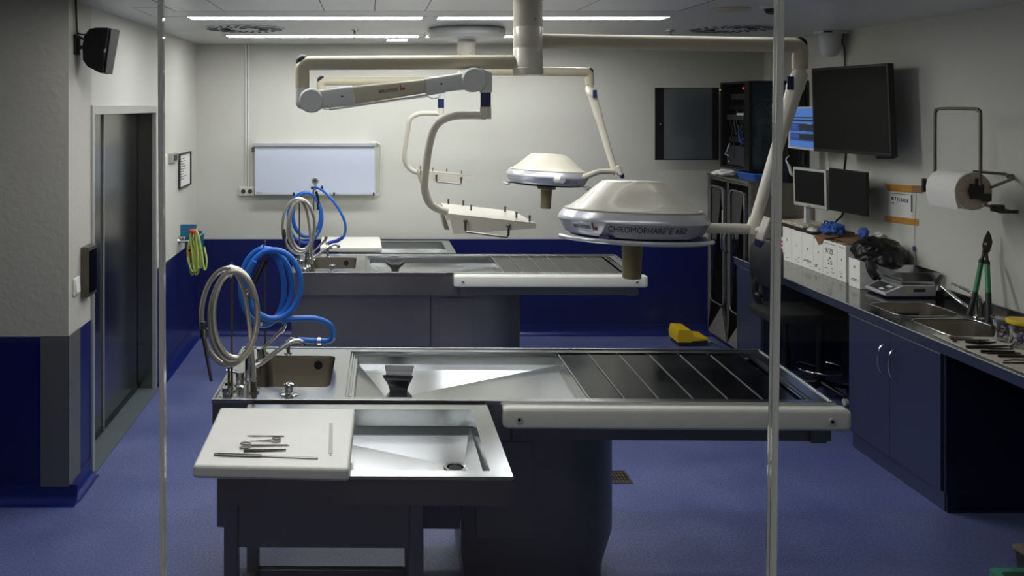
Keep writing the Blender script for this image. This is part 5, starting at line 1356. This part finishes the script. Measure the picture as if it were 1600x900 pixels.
pts = [(3.352, 6.13, 1.172), (3.352, 6.02, 1.175), (3.352, 5.9, 1.168), (3.60, 5.86, 1.182), (3.64, 6.05, 1.19), (3.60, 6.2, 1.19)]
solo('torn_flap', MB().hexa([(3.40, 5.87, 1.175), (3.66, 5.87, 1.178), (3.66, 6.22, 1.182), (3.42, 6.25, 1.178)], [(3.40, 5.87, 1.180), (3.66, 5.87, 1.192), (3.66, 6.22, 1.196), (3.42, 6.25, 1.184)]), 'brown', 'brown cardboard flap lying across the last white boxes', 'cardboard', smooth=0)
m_ = MB().hexa([(3.344, 6.26, 1.172), (3.344, 6.14, 1.172), (3.343, 6.16, 1.135), (3.343, 6.20, 1.118)], [(3.349, 6.26, 1.172), (3.349, 6.14, 1.172), (3.348, 6.16, 1.135), (3.348, 6.20, 1.118)])
m_.hexa([(3.346, 6.27, 1.170), (3.346, 6.13, 1.170), (3.44, 6.10, 1.195), (3.43, 6.28, 1.19)], [(3.346, 6.27, 1.175), (3.346, 6.13, 1.175), (3.44, 6.10, 1.20), (3.43, 6.28, 1.195)])
solo('torn_flap', m_, 'brown', 'torn brown cardboard corner folded over the front of the fourth white box', 'cardboard', smooth=0)
# single box nearer the scale
t = thing('file_box', 'lower white box standing alone between the box row and the scale', 'box', (3.45, 5.7, HC))
y0, y1 = 5.645, 5.775; x0, x1 = 3.325, 3.60; zt1 = HC+.195
m_ = MB().prism([(x0, HC+.0012), (x1, HC+.0012), (x1, zt1-.04), (x0+.04, zt1-.012), (x0, zt1)], 'y', y0, y1)
bx = obj('body', m_, 'card', t, smooth=0)
lettering('box_number', '25', .022, Matrix.Translation((x0-.0006, (y0+y1)/2, HC+.14)) @ MX, 'ink', bx, bold=.0008)
obj('fine_print', MB().box(x0-.0006, x0-.0001, y0+.03, y1-.03, HC+.055, HC+.060).box(x0-.0006, x0-.0001, y0+.025, y1-.025, HC+.045, HC+.049), 'ink', bx, smooth=0)
t = thing('printed_carton', 'small white and magenta carton behind the right glass joint on the counter', 'carton', (3.4, 6.8, HC))
bx = obj('carton', MB().box(3.36, 3.60, 6.765, 6.87, HC+.0012, HC+.17), 'card', t, bevel=.002)
m_ = MB()
for z in (.03, .065, .10, .13): m_.box(3.3585, 3.3598, 6.77, 6.83, HC+z, HC+z+.018)
obj('stripe', m_, 'magenta', bx, smooth=0)

# black bin bag over the single box and the wall
t = thing('bin_bag', 'crumpled black bin bag slumped over the boxes beside the scale', 'bin bag', (3.5, 5.65, HC+.2))
m_ = MB(); t_ = bmesh.new(); bmesh.ops.create_icosphere(t_, subdivisions=5, radius=1)
vm = {}
ca, cb = P(1318, 382, 5.88), P(1410, 395, 5.56)
for v in t_.verts:
    d = v.co.normalized(); u = d.x
    s = 1 + .18*noise.noise(d*1.6+Vector((3,1,2))) + .20*abs(noise.noise(d*2.6)) + .09*abs(noise.noise(d*6)) + .03*abs(noise.noise(d*14))
    along = Vector((3.52, 5.745, 1.125)) + Vector((.045, -.135, -.008))*(u*s)
    p = along + Vector((.15*d.y*s, .04*d.y*s, .112*d.z*s))
    if p.x > XR-.01: p.x = XR-.01
    if p.z < 1.05: p.z = 1.05 + (p.z-1.05)*.35
    vm[v] = m_.v(p)
for f in t_.faces: m_.f([vm[v] for v in f.verts])
t_.free(); obj('bag', m_, 'bag', t, smooth=60)
m_ = MB().tube([P(1358, 402, 5.56), P(1361, 418, 5.52), P(1366, 430, 5.5), P(1375, 436, 5.5)], [.02, .03, .028, .01], 10, smooth=6); obj('bag_tail', m_, 'bag', t)

# keyboard shelf, mouse, gloves
t = thing('laptop_tray', 'thin dark tray lying on the white boxes under the keyboard', 'tray', (3.5, 6.5, 1.19))
obj('board', MB().prism([(3.34, 6.28), (3.66, 6.28), (3.66, 6.86), (3.34, 6.86)], 'z', 1.187, 1.197), 'dark_grey', t, bevel=.003)
t = thing('keyboard', 'beige computer keyboard on the tray over the white boxes', 'keyboard', (3.5, 6.7, 1.20))
kb = obj('case', MB().prism([(3.37, 1.198), (3.60, 1.198), (3.60, 1.225), (3.37, 1.210)], 'y', 6.48, 6.85), 'enamel_tan', t, bevel=.004)
m_ = MB()
for i in range(5):
    for j in range(12):
        x = 3.385+i*.038; y = 6.50+j*.028; z = 1.210+(x-3.37)*.065
        m_.box(x, x+.030, y, y+.023, z, z+.008)
obj('keys', m_, 'enamel', kb, smooth=0)
t = thing('computer_mouse', 'ivory computer mouse on the tray in front of the keyboard', 'mouse', P(1254, 354, 6.35))
c_ = Vector((3.385, 6.36, 1.199)); m_ = MB().ball(c_, .045, (.85, 1.1, .62), 3)
for v in m_.b.verts: v.co.z = max(v.co.z, 1.1985)
obj('shell', m_, 'enamel', t); obj('button_line', MB().box(c_.x-.001, c_.x+.001, c_.y-.03, c_.y, 1.222, 1.2275), 'dark_grey', t, smooth=0)
def crumple(c, r, sc, seed, zmin, m, nm, lb, cat, amp=.32):
    q = MB().ball(c, r, sc, 4, amp, 2.2, seed)
    for v in q.b.verts: v.co.z = max(v.co.z, zmin)
    return solo(nm, q, m, lb, cat, smooth=20)
crumple(Vector((3.45, 6.20, 1.235)), .075, (.95, 1.25, .62), 4, 1.200, 'glove', 'nitrile_glove', 'crumpled blue glove in front of the stand on the white boxes', 'glove')
crumple(Vector((3.56, 6.00, 1.235)), .042, (.7, .9, .9), 9, 1.200, 'glove', 'nitrile_glove', 'smaller blue glove lying right of the looped black cable', 'glove')
crumple(Vector((3.66, 5.99, 1.22)), .03, (.8, 1, .8), 6, 1.202, 'tissue', 'clear_wrapper', 'small pale wrapper on the boxes against the wall', 'wrapper')
m_ = MB().tube([(3.50, 6.36, 1.20), (3.50, 6.40, 1.25), (3.52, 6.44, 1.262), (3.55, 6.44, 1.25), (3.55, 6.38, 1.20)], .005, 8, smooth=4)
m_.tube([(3.47, 6.42, 1.202), (3.50, 6.39, 1.235), (3.56, 6.42, 1.24), (3.60, 6.43, 1.205)], .004, 8, smooth=4)
solo('wire_stand', m_, 'black', 'small black wire stand beside the blue glove', 'stand')

# ---------------------------------------------------------------- scale
SX0, SX1, SY0, SY1 = 3.335, 3.665, 5.385, 5.61
t = thing('digital_scale', 'silver digital scale with square steel pan on the counter', 'scale', ((SX0+SX1)/2, (SY0+SY1)/2, HC))
z0 = HC+.012
m_ = MB().prism([(SX0, z0+.010), (SX0+.004, z0), (SX1, z0), (SX1, z0+.072), (SX0+.125, z0+.072), (SX0+.10, z0+.062), (SX0, z0+.020)], 'y', SY0, SY1)
bd = obj('housing', m_, 'silver', t, bevel=.006, seg=3)
def slope(u): return (SX0+.004+(.092)*u, z0+.0225+(.0385)*u)
def slab(u0, u1, y0, y1, h, m, nm):
    (xa, za), (xb, zb_) = slope(u0), slope(u1); q = MB().hexa([(xa,y0,za),(xb,y0,zb_),(xb,y1,zb_),(xa,y1,za)], [(xa-.001,y0,za+h),(xb-.001,y0,zb_+h),(xb-.001,y1,zb_+h),(xa-.001,y1,za+h)]); return obj(nm, q, m, bd, smooth=0)
slab(.08, .96, SY0+.02, SY1-.02, .0018, 'silver_dark', 'panel')
slab(.50, .90, SY0+.10, SY1-.03, .003, 'dark_grey', 'display_window'); slab(.12, .44, SY0+.05, SY1-.03, .003, 'dark_grey', 'keypad')
slab(.60, .80, SY0+.04, SY0+.085, .0035, 'paper', 'sticker'); slab(.16, .34, SY0+.06, SY0+.10, .0035, 'paper', 'sticker')
obj('base', MB().box(SX0+.02, SX1-.004, SY0+.006, SY1-.006, HC+.004, z0+.002), 'navy', t, bevel=.002)
obj('side_label', MB().box(SX0+.135, SX0+.18, SY0-.0008, SY0, z0+.018, z0+.055), 'enamel_tan', bd, smooth=0)
obj('side_plate', MB().box(SX0+.185, SX0+.26, SY0-.0008, SY0, z0+.028, z0+.048), 'dark_grey', bd, smooth=0)
px0, px1, py0, py1, pz0, pz1 = 3.455, 3.655, 5.395, 5.60, z0+.080, z0+.150
m_ = MB().box(px0-.01, px1+.005, py0-.004, py1+.004, z0+.073, z0+.092); pp = obj('platform', m_, 'steel', t, bevel=.003)
lo = [(px0, py0), (px1, py0), (px1, py1), (px0, py1)]; hi = [(px0-.03, py0-.03), (px1+.03, py0-.03), (px1+.03, py1+.03), (px0-.03, py1+.03)]
zz0, zz1 = z0+.093, z0+.158
m_ = MB().loft([[(x, y, zz0) for x, y in lo], [(x, y, zz1) for x, y in hi], [(x+(.003 if x < 3.5 else -.003), y+(.003 if y < 5.5 else -.003), zz1) for x, y in hi], [(x+(.003 if x < 3.5 else -.003), y+(.003 if y < 5.5 else -.003), zz0+.003) for x, y in lo]])
obj('pan', m_, 'steel', t, smooth=0)
for x, y in ((SX0+.04, SY0+.03), (SX1-.03, SY0+.03), (SX0+.04, SY1-.03), (SX1-.03, SY1-.03)):
    obj('foot', MB().cyl((x, y, HC+.001), (x, y, HC+.005), .012, n=14), 'rubber', t)

# tap, towel, instruments
t = thing('mixer_tap', 'chrome mixer tap behind the two counter sinks', 'tap', (3.585, 4.90, HC))
c_ = Vector((3.585, 4.90, HC))
obj('tap_body', MB().cyl(c_, c_+Vector((0,0,.006)), .034, .030).cyl(c_+Vector((0,0,.006)), c_+Vector((0,0,.105)), .026, .024), 'chrome', t)
m_ = MB().tube([c_+Vector((-.01,0,.03)), c_+Vector((-.05,.08,.07)), P(1474, 450, 5.12), P(1467, 447, 5.14)], [.013, .011, .010, .012], 12, smooth=5); m_.cyl(P(1467,446,5.14), P(1466,454,5.14), .012)
obj('spout', m_, 'chrome', t)
obj('lever', MB().tube([c_+Vector((0,0,.105)), c_+Vector((0,0,.118)), c_+Vector((-.03,.07,.15)), c_+Vector((-.06,.14,.17))], [.022, .016, .009, .008], 12, smooth=4), 'chrome', t)
tw = [onZ(1452, 522, HC), onZ(1500, 521, HC), onZ(1550, 526, HC), onZ(1600, 545, HC), (3.62, 4.1, 0), (3.62, 3.5, 0), (3.04, 3.5, 0), (3.035, 4.0, 0), (3.04, 4.3, 0), (3.045, 4.5, 0)]
tw = [(3.055, 4.52), (3.16, 4.475), (3.32, 4.462), (3.48, 4.452), (3.56, 4.40), (3.60, 4.25), (3.61, 3.45), (3.04, 3.45), (3.035, 4.0), (3.04, 4.35)]
m_ = MB().loft([[(x, y, z) for x, y in tw] for z in (HC+.001, HC+.006)])
solo('towel', m_, mat('towel_cloth', (186, 180, 162), .9, bump=(120, .5, .002)), 'pale towel spread on the counter under dark instruments', 'towel', bevel=.002)
zi = HC+.0065
def R_(px, py): p = onZ(px, py, HC+.007); return p
def rodc(m_, a, b, r0, r1=None):
    a, b = R_(*a), R_(*b); a.z = zi+r0; b.z = zi+(r1 or r0); return m_.tube([a, b], [r0, r1 or r0], 8)
def inst(name, cat, lb, rods, m='tool_dark', loops=()):
    q = MB()
    for r in rods: rodc(q, *r)
    for px, py, rx, ry in loops: loop(q, R_(px, py), rx, ry, .5, .0022, zi+.003)
    return solo(name, q, m, lb, cat)
inst('tweezers', 'tweezers', 'long tweezers, rearmost instrument on the towel by the sink', [((1483, 527), (1520, 528), .004, .0015), ((1483, 529), (1521, 528.5), .003, .0015)], 'tool')
inst('clamp', 'clamp', 'slim clamp with rings on the towel, second from the sink', [((1496, 531.5), (1546, 532), .004, .003), ((1487, 531), (1500, 532), .003, .004)], 'tool_dark', ((1492, 534, .012, .008), (1488, 530.5, .010, .007)))
inst('knife', 'knife', 'black handled curved knife on the towel by the sink', [((1508, 535), (1530, 538), .010, .013), ((1530, 538), (1545, 536.5), .011, .005), ((1545, 537), (1556, 535), .005, .003)], 'black')
inst('bone_cutter', 'cutter', 'grey bone cutter with looped handles on the towel', [((1510, 544), (1545, 544.5), .007, .009), ((1545, 543), (1575, 541), .006, .003), ((1545, 546), (1583, 546), .006, .003), ((1575, 541), (1583, 546), .003, .003)], 'tool_dark')
inst('scissors', 'scissors', 'dark scissors with large finger loops on the towel', [((1543, 553), (1590, 554), .004, .003), ((1533, 550), (1585, 551), .006, .005)], 'tool_dark', ((1538, 551, .022, .011), (1590, 553, .020, .010)))
inst('forceps', 'forceps', 'thick straight forceps on the towel, below the looped scissors', [((1560, 558), (1600, 558.5), .006, .006)], 'tool_dark')
inst('probe', 'probe', 'thin pointed probe lying on the towel near its front corner', [((1568, 564), (1582, 563), .002, .003), ((1582, 563), (1610, 563.5), .003, .003)], 'tool_dark')
inst('chisel', 'chisel', 'long thin chisel nearest the towel front edge', [((1567, 567.5), (1620, 568.5), .003, .004)], 'tool_dark')
# specimen tubs
def tub(px, py, r, h, lid, lb, seed):
    c_ = onZ(px, py, HC+.006); t = thing('specimen_tub', lb, 'tub', c_)
    z = HC+.0075
    m_ = MB().lathe([(.001, z), (r*.88, z), (r, z+h), (r*1.04, z+h), (r*1.04, z+h-.006), (r*1.01, z+h-.006)], (c_.x, c_.y, 0), 36)
    obj('tub', m_, 'clear', t)
    random.seed(seed)
    for k in range(12):
        a = random.uniform(0, 2*PI); rr = random.uniform(0, r*.58); zz = z+.012+random.uniform(0, h*.45)
        p = Vector((c_.x+rr*math.cos(a), c_.y+rr*math.sin(a), zz)); d = Vector((random.uniform(-1,1), random.uniform(-1,1), random.uniform(-.4,.6))).normalized()*.022
        s_ = obj('sample_tube', MB().cyl(p-d, p+d*.3, .008, n=10), 'tissue', t)
        obj('cap', MB().cyl(p+d*.3, p+d, .011, n=10), 'purple', s_)
    return t, c_
t, c_ = tub(1570, 532, .060, .12, 1, 'clear round tub of small purple capped tubes, nearest the tall loppers', 3)
obj('label', MB().lathe([(.058, HC+.06), (.0595, HC+.085), (.060, HC+.085), (.0585, HC+.06)], (c_.x, c_.y, 0), 30), 'clear', t)
t, c_ = tub(1597, 543, .063, .12, 1, 'clear round tub with yellow lid at the right edge of the towel', 6)
obj('lid', MB().lathe([(.001, HC+.129), (.067, HC+.129), (.069, HC+.133), (.069, HC+.145), (.065, HC+.149), (.001, HC+.149)], (c_.x, c_.y, 0), 36), 'yellow', t)
m_ = MB().box(3.585, 3.67, 4.60, 4.66, HC+.001, HC+.025); solo('sponge', m_, 'tape', 'tan sponge against the backsplash behind the tubs', 'sponge', bevel=.006)

# loppers leaning on the wall
t = thing('loppers', 'green handled loppers standing on the counter against the wall', 'loppers', (3.6, 4.75, HC))
top_ = P(1545, 362, 4.95); XW = 3.68
piv = P(1541, 395, 4.92)
hA = [P(1519, 478, 4.87), P(1524, 457, 4.885), P(1533, 411, 4.905), P(1540, 385, 4.92)]
hB = [P(1545, 504, 4.74), P(1544.5, 458, 4.80), P(1542.5, 413, 4.86), P(1541, 392, 4.92)]
zf = hA[0]
for k, h in enumerate((hA, hB)):
    if k == 0: h0 = P(1514, 494, 4.86)
    else: h0 = h[0]
    g_ = obj('rubber_grip', MB().tube([h0, h[1]], [.0165, .0145], 14), 'black', t)
    obj('green_sleeve', MB().tube([h[1], h[2]], [.0135, .013], 14), 'green', t)
    obj('collar', MB().tube([h[2], h[2]+(h[3]-h[2])*.22], [.0155, .0145], 14), 'black', t)
    obj('shank', MB().tube([h[2]+(h[3]-h[2])*.2, h[3]+(h[3]-h[2])*.05], [.009, .008], 12), 'tool_dark', t)
def sheet(pxs, Y, th, nm, m):
    q = MB(); q.hexa([tuple(P(x, y, Y)) for x, y in pxs], [tuple(P(x, y, Y)+Vector((0, th, 0))) for x, y in pxs]); return obj(nm, q, m, t, bevel=.001)
sheet([(1536, 384), (1538, 374), (1543, 364), (1545, 360.5), (1549, 368), (1551, 378), (1549, 388), (1543, 394), (1537, 391)], 4.90, .008, 'cutting_blade', 'tool_dark')
sheet([(1536, 392), (1545, 386), (1548, 392), (1541, 399), (1536, 399)], 4.91, .010, 'anvil', 'black')
m_ = MB().lathe([(.001, -.004), (.007, -.004), (.009, 0), (.001, 0)], P(1539.5, 381, 4.898), 14, 'y'); obj('pivot_bolt', m_, 'chrome', t)

# ---------------------------------------------------------------- right wall things
XWs = XR-.001
def wall_quad(pxs, th, off=0):
    q = [onX(x, y, XR-off) for x, y in pxs]
    return MB().hexa([(XR-off, p.y, p.z) for p in q], [(XR-off-th, p.y, p.z) for p in q])
t = thing('taped_notice', 'white paper notice held by two strips of brown tape on the wall', 'notice', (XR, 5.8, 1.4))
ns = obj('sheet', wall_quad([(1388.5, 299), (1425, 302.5), (1425, 341), (1388.5, 338)], .0008, .0008), 'paper', t, smooth=0)
a = thing
tp1 = obj('upper_tape', wall_quad([(1381, 285), (1384.5, 287.5), (1442, 291), (1441.5, 302), (1388, 298), (1384, 292)], .0012, .002), 'tape', t, smooth=0)
tp2 = obj('lower_tape', wall_quad([(1382, 336.5), (1435, 343), (1435, 353), (1382.5, 346)], .0012, .002), 'tape', t, smooth=0)
obj('tape_patch', wall_quad([(1425, 289.5), (1442.5, 290.5), (1441.5, 302.5), (1425.5, 301)], .0008, .0034), mat('darker_tape', (140, 104, 56), .5), t, smooth=0)
p0 = onX(1392, 311, XR-.0022); p1 = onX(1419, 313.5, XR-.0022)
MR = Matrix(((0,0,-1,0),(-1,0,0,0),(0,1,0,0),(0,0,0,1)))
lettering('writing', '40 7 15 8 42 8', .034, Matrix.Translation((XR-.0019, (p0.y+p1.y)/2, (p0.z+p1.z)/2)) @ MR, 'ink', ns, fit=abs(p0.y-p1.y), bold=.0012)
p2 = onX(1395, 317, XR-.0022); lettering('writing', '4 8', .018, Matrix.Translation((XR-.0019, p2.y, p2.z)) @ MR, 'ink', ns, bold=.0008)
obj('printed_line', wall_quad([(1393, 301.5), (1421, 304), (1421, 304.8), (1393, 302.3)], .0004, .0018), 'ink', ns, smooth=0)
obj('loose_edge', wall_quad([(1424.3, 304), (1425.3, 304), (1425.3, 331), (1424.3, 331)], .004, .002), 'dark_grey', ns, smooth=0)
t = thing('hanging_pen', 'purple topped pen hanging by a string under the taped notice', 'pen', (XR, 5.65, 1.2))
pa, pb = onX(1427.5, 385, XR-.012), onX(1430, 413, XR-.012)
obj('barrel', MB().cyl(pa.lerp(pb, .25), pb, .0055, .004, 12), 'frame_steel', t); obj('cap', MB().cyl(pa, pa.lerp(pb, .28), .008, .007, 12), 'purple', t)
obj('string', MB().tube([onX(1431.5, 302, XR-.004), onX(1430, 345, XR-.004), onX(1428, 385, XR-.010)], .0012, 6, smooth=3), 'tube_steel', t)

t = thing('paper_roll_holder', 'wall mounted steel tube frame above the counter holding the paper roll', 'roll holder', (XR, 4.85, 1.7))
HX = 3.41
ya, yb = HX*F/(1532-VX), HX*F/(1461-VX); zT = 2.135
zl = P(0, 290, ya).z
m_ = MB().tube([(HX, ya, zl), (HX, ya, zT-.05), (HX, ya+.013, zT-.014), (HX, ya+.05, zT), (HX, yb-.05, zT), (HX, yb-.013, zT-.014), (HX, yb, zT-.05), (HX, yb, zl)], .009, 12, smooth=4)
obj('tube_frame', m_, 'tube_steel', t)
za = P(0, 278, 4.72).z
zr = P(1522, 299, 4.70).z
m_ = MB().tube([P(1548, 293, 4.64), P(1583, 279, 4.775), (XR-.03, 4.80, 1.745), P(1572, 272, 4.85), P(1520, 268, 4.95)], .0085, 12, smooth=0)
m_.cyl((XR-.03, 4.80, 1.745), (XR-.002, 4.80, 1.745), .014)
obj('support_tube', m_, 'tube_steel', t)
m_ = MB().tube([P(1536, 320, 4.66), P(1560, 325, 4.70), P(1584, 331, 4.76)], .0075, 10).cyl(P(1584,331,4.76), (XR-.001, 4.77, P(0,331,4.76).z), .012)
obj('lower_strut', m_, 'tube_steel', t)
m_ = MB().box(3.50, 3.56, 4.66, 4.70, P(0,330,4.7).z, P(0,319,4.7).z).box(3.55, 3.63, 4.68, 4.72, P(0,333,4.7).z, P(0,328,4.7).z); obj('clamp', m_, 'black', t, bevel=.006)
ye, yf = 4.70, 4.945
m_ = MB().box(HX-.035, HX+.04, ye-.030, ye-.012, zr-.04, zr+.045).box(HX+.03, HX+.085, ye-.028, ye-.012, zr-.055, zr-.01)
m_.cyl((HX, ye-.028, zr), (HX, ye+.02, zr), .03); m_.box(HX-.01, HX+.012, ye-.034, ye-.02, zr+.02, zr+.075)
obj('end_bracket', m_, 'black', t, bevel=.005)
obj('far_bracket', MB().box(HX-.112, HX-.092, yf+.012, yf+.03, zr-.03, zr+.05).box(HX-.1, HX+.02, yf+.014, yf+.024, zr-.006, zr+.006), 'black', t, bevel=.002)
t = thing('paper_roll', 'large white paper towel roll hanging in the steel tube frame', 'paper roll', (HX, 4.82, zr))
R0, Rc = .108, .036
m_ = MB().lathe([(Rc, ye), (R0-.003, ye), (R0, ye+.004), (R0, yf-.004), (R0-.003, yf), (Rc, yf)], (HX, 0, zr), 56, 'y')
pr = obj('roll', m_, 'tissue', t)
obj('end_face', MB().lathe([(Rc, ye-.0012), (R0-.003, ye-.0012), (R0-.003, ye-.0002), (Rc, ye-.0002)], (HX, 0, zr), 56, 'y'), 'tissue_side', t)
obj('core', MB().lathe([(Rc-.003, ye-.002), (Rc, ye-.002), (Rc, yf), (Rc-.003, yf)], (HX, 0, zr), 32, 'y'), 'brown', t)
m_ = MB().loft([[(x, y, z) for x, z in ((HX-.106, zr-.02), (HX-.10, zr-.06), (HX-.085, zr-.105), (HX-.083, zr-.105), (HX-.096, zr-.06), (HX-.104, zr-.02))] for y in (ye, yf)]); obj('loose_end', m_, 'tissue', t)

# dome camera and cable
t = thing('dome_camera', 'white dome camera on a bracket under the ceiling above the television', 'camera', (3.6, 6.5, 2.7))
c_ = P(1297, 66, 6.5)
obj('bracket', MB().box(c_.x-.10, XR-.002, 6.42, 6.56, ZC-.022, ZC-.001), 'white', t, bevel=.003)
m_ = MB().lathe([(.001, ZC-.022), (.085, ZC-.022), (.085, ZC-.055), (.078, ZC-.07), (.076, ZC-.12), (.072, ZC-.15), (.06, ZC-.18), (.04, ZC-.198), (.001, ZC-.206)], (c_.x, 6.5, 0), 36); obj('dome', m_, 'enamel_grey', t)
obj('slot', MB().box(c_.x-.09, c_.x-.03, 6.414, 6.42, ZC-.018, ZC-.010), 'black', t, smooth=0)
obj('side_arm', MB().prism([(XR-.06, ZC-.022), (XR-.03, ZC-.022), (XR-.035, ZC-.09), (XR-.045, ZC-.09)], 'y', 6.46, 6.49), 'dark_grey', t, bevel=.003)
solo('camera_cable', MB().tube([(XR-.04, 6.47, ZC-.09), (XR-.02, 6.47, ZC-.14), (XR-.012, 6.48, ZC-.25), (XR-.012, 6.5, ZC-.42)], .006, 8, smooth=5), 'dark_grey', 'grey cable running down the wall from the dome camera', 'cable')

# ---------------------------------------------------------------- stools
t = thing('swivel_chair', 'black swivel chair with rounded backrest in front of the counter', 'chair', (2.92, 5.9, 0))
cx, cy = 2.93, 5.86
m_ = MB(Matrix.Translation((2.835, 5.95, 1.03)) @ Matrix.Rotation(math.radians(-60), 4, 'Z'))
n_ = 8; rr = rrect(-.125, .125, -.175, .175, .11, 8)
m_.loft([[(x*k, y_, z*k) for x, z in rr] for y_, k in ((-.028, .90), (-.022, .97), (0, 1.0), (.018, .97), (.025, .88))])
obj('backrest', m_, 'rubber', t)
m_ = MB().tube([(2.86, 5.98, 1.02), (2.80, 6.0, .93), (2.78, 6.0, .80), (2.82, 5.96, .70), (2.90, 5.92, .675)], [.02, .022, .022, .02, .02], 12, smooth=4); obj('back_post', m_, 'black', t)
obj('height_knob', MB().ball((2.775, 5.94, .80), .035, (1, 1, .8), 2), 'black', t)
m_ = MB().loft([[(cx+x*k, cy+y*k, z) for x, y in rrect(-.21, .21, -.20, .20, .12, 6)] for z, k in ((.665, .88), (.675, .98), (.70, 1.0), (.725, .97), (.735, .88))]); obj('seat', m_, 'black_matte', t)
obj('gas_lift', MB().cyl((cx, cy, .10), (cx, cy, .45), .028).cyl((cx, cy, .40), (cx, cy, .665), .017), 'black', t)
for k in range(5):
    a = 2*PI*k/5+.5; l = obj('base_leg', MB().tube([(cx, cy, .11), (cx+.14*math.cos(a), cy+.14*math.sin(a), .105), (cx+.26*math.cos(a), cy+.26*math.sin(a), .075)], [.026, .02, .015], 10), 'black', t)
    obj('castor', MB().cyl((cx+.26*math.cos(a)-.015, cy+.26*math.sin(a), .028), (cx+.26*math.cos(a)+.015, cy+.26*math.sin(a), .028), .027, n=16), 'black', l)
t = thing('lab_stool', 'dark stool with chrome foot ring tucked in the knee space', 'stool', (3.30, 6.1, 0))
cx, cy = 3.345, 6.18
obj('seat', MB().lathe([(.001, .60), (.16, .60), (.18, .62), (.18, .65), (.16, .665), (.001, .668)], (cx, cy, 0), 32), 'rubber', t)
obj('column', MB().cyl((cx, cy, .08), (cx, cy, .60), .03), 'black', t)
ring = [(cx+.17*math.cos(2*PI*k/32), cy+.17*math.sin(2*PI*k/32), .21) for k in range(32)]
fr = obj('foot_ring', MB().tube(ring, .009, 8, closed=True), 'chrome', t)
for k in range(3):
    a = 2*PI*k/3; obj('ring_spoke', MB().cyl((cx+.03*math.cos(a), cy+.03*math.sin(a), .21), (cx+.165*math.cos(a), cy+.165*math.sin(a), .21), .006, n=8), 'black', fr)
for k in range(5):
    a = 2*PI*k/5; l = obj('base_leg', MB().tube([(cx, cy, .10), (cx+.22*math.cos(a), cy+.22*math.sin(a), .06)], [.024, .014], 10), 'black', t)
    obj('castor', MB().cyl((cx+.22*math.cos(a)-.012, cy+.22*math.sin(a), .026), (cx+.22*math.cos(a)+.012, cy+.22*math.sin(a), .026), .025, n=16), 'white' if k == 4 else 'black', l)

# ---------------------------------------------------------------- crate at the lower right corner
t = thing('plastic_crate', 'green plastic crate at the lower right corner of the photo', 'crate', (2.68, 3.0, 0))
a = P(1541, 887, 3.336); x0 = a.x; zt1 = a.z; y1 = 3.336
ro = rrect(x0, x0+.42, y1-.60, y1, .03, 4); ri = rrect(x0+.03, x0+.39, y1-.57, y1-.03, .02, 4); rb = rrect(x0+.04, x0+.38, y1-.56, y1-.04, .02, 4)
m_ = MB().loft([[(x, y, 0.002) for x, y in rb], [(x, y, zt1-.03) for x, y in ri], [(x, y, zt1-.03) for x, y in ro], [(x, y, zt1) for x, y in ro], [(x, y, zt1) for x, y in ri], [(x, y, .012) for x, y in rrect(x0+.05, x0+.37, y1-.55, y1-.05, .02, 4)]])
obj('crate_body', m_, 'crate', t)
m_ = MB()
for k in range(5): m_.box(x0+.06+k*.07, x0+.07+k*.07, y1-.038, y1-.030, .03, zt1-.035)
obj('rib', m_, 'crate', t, smooth=0)
t = thing('storage_bin', 'dark low bin with beige lid behind the green crate', 'bin', (2.98, 3.48, 0))
a = P(1580, 852, 3.61); x0 = a.x
m_ = MB().loft([[(x, y, z) for x, y in rrect(x0+o, x0+.40-o, 3.35+o, 3.61-o, .02, 4)] for z, o in ((0.002, .03), (.02, .02), (a.z-.02, .004), (a.z-.004, .0))]); obj('bin_body', m_, 'dark_grey', t)
obj('lid', MB().loft([[(x, y, z) for x, y in rrect(x0+o, x0+.40-o, 3.35+o, 3.61-o, .02, 4)] for z, o in ((a.z-.004, -.004), (a.z+.006, -.002), (a.z+.008, .004))]), 'beige', t)
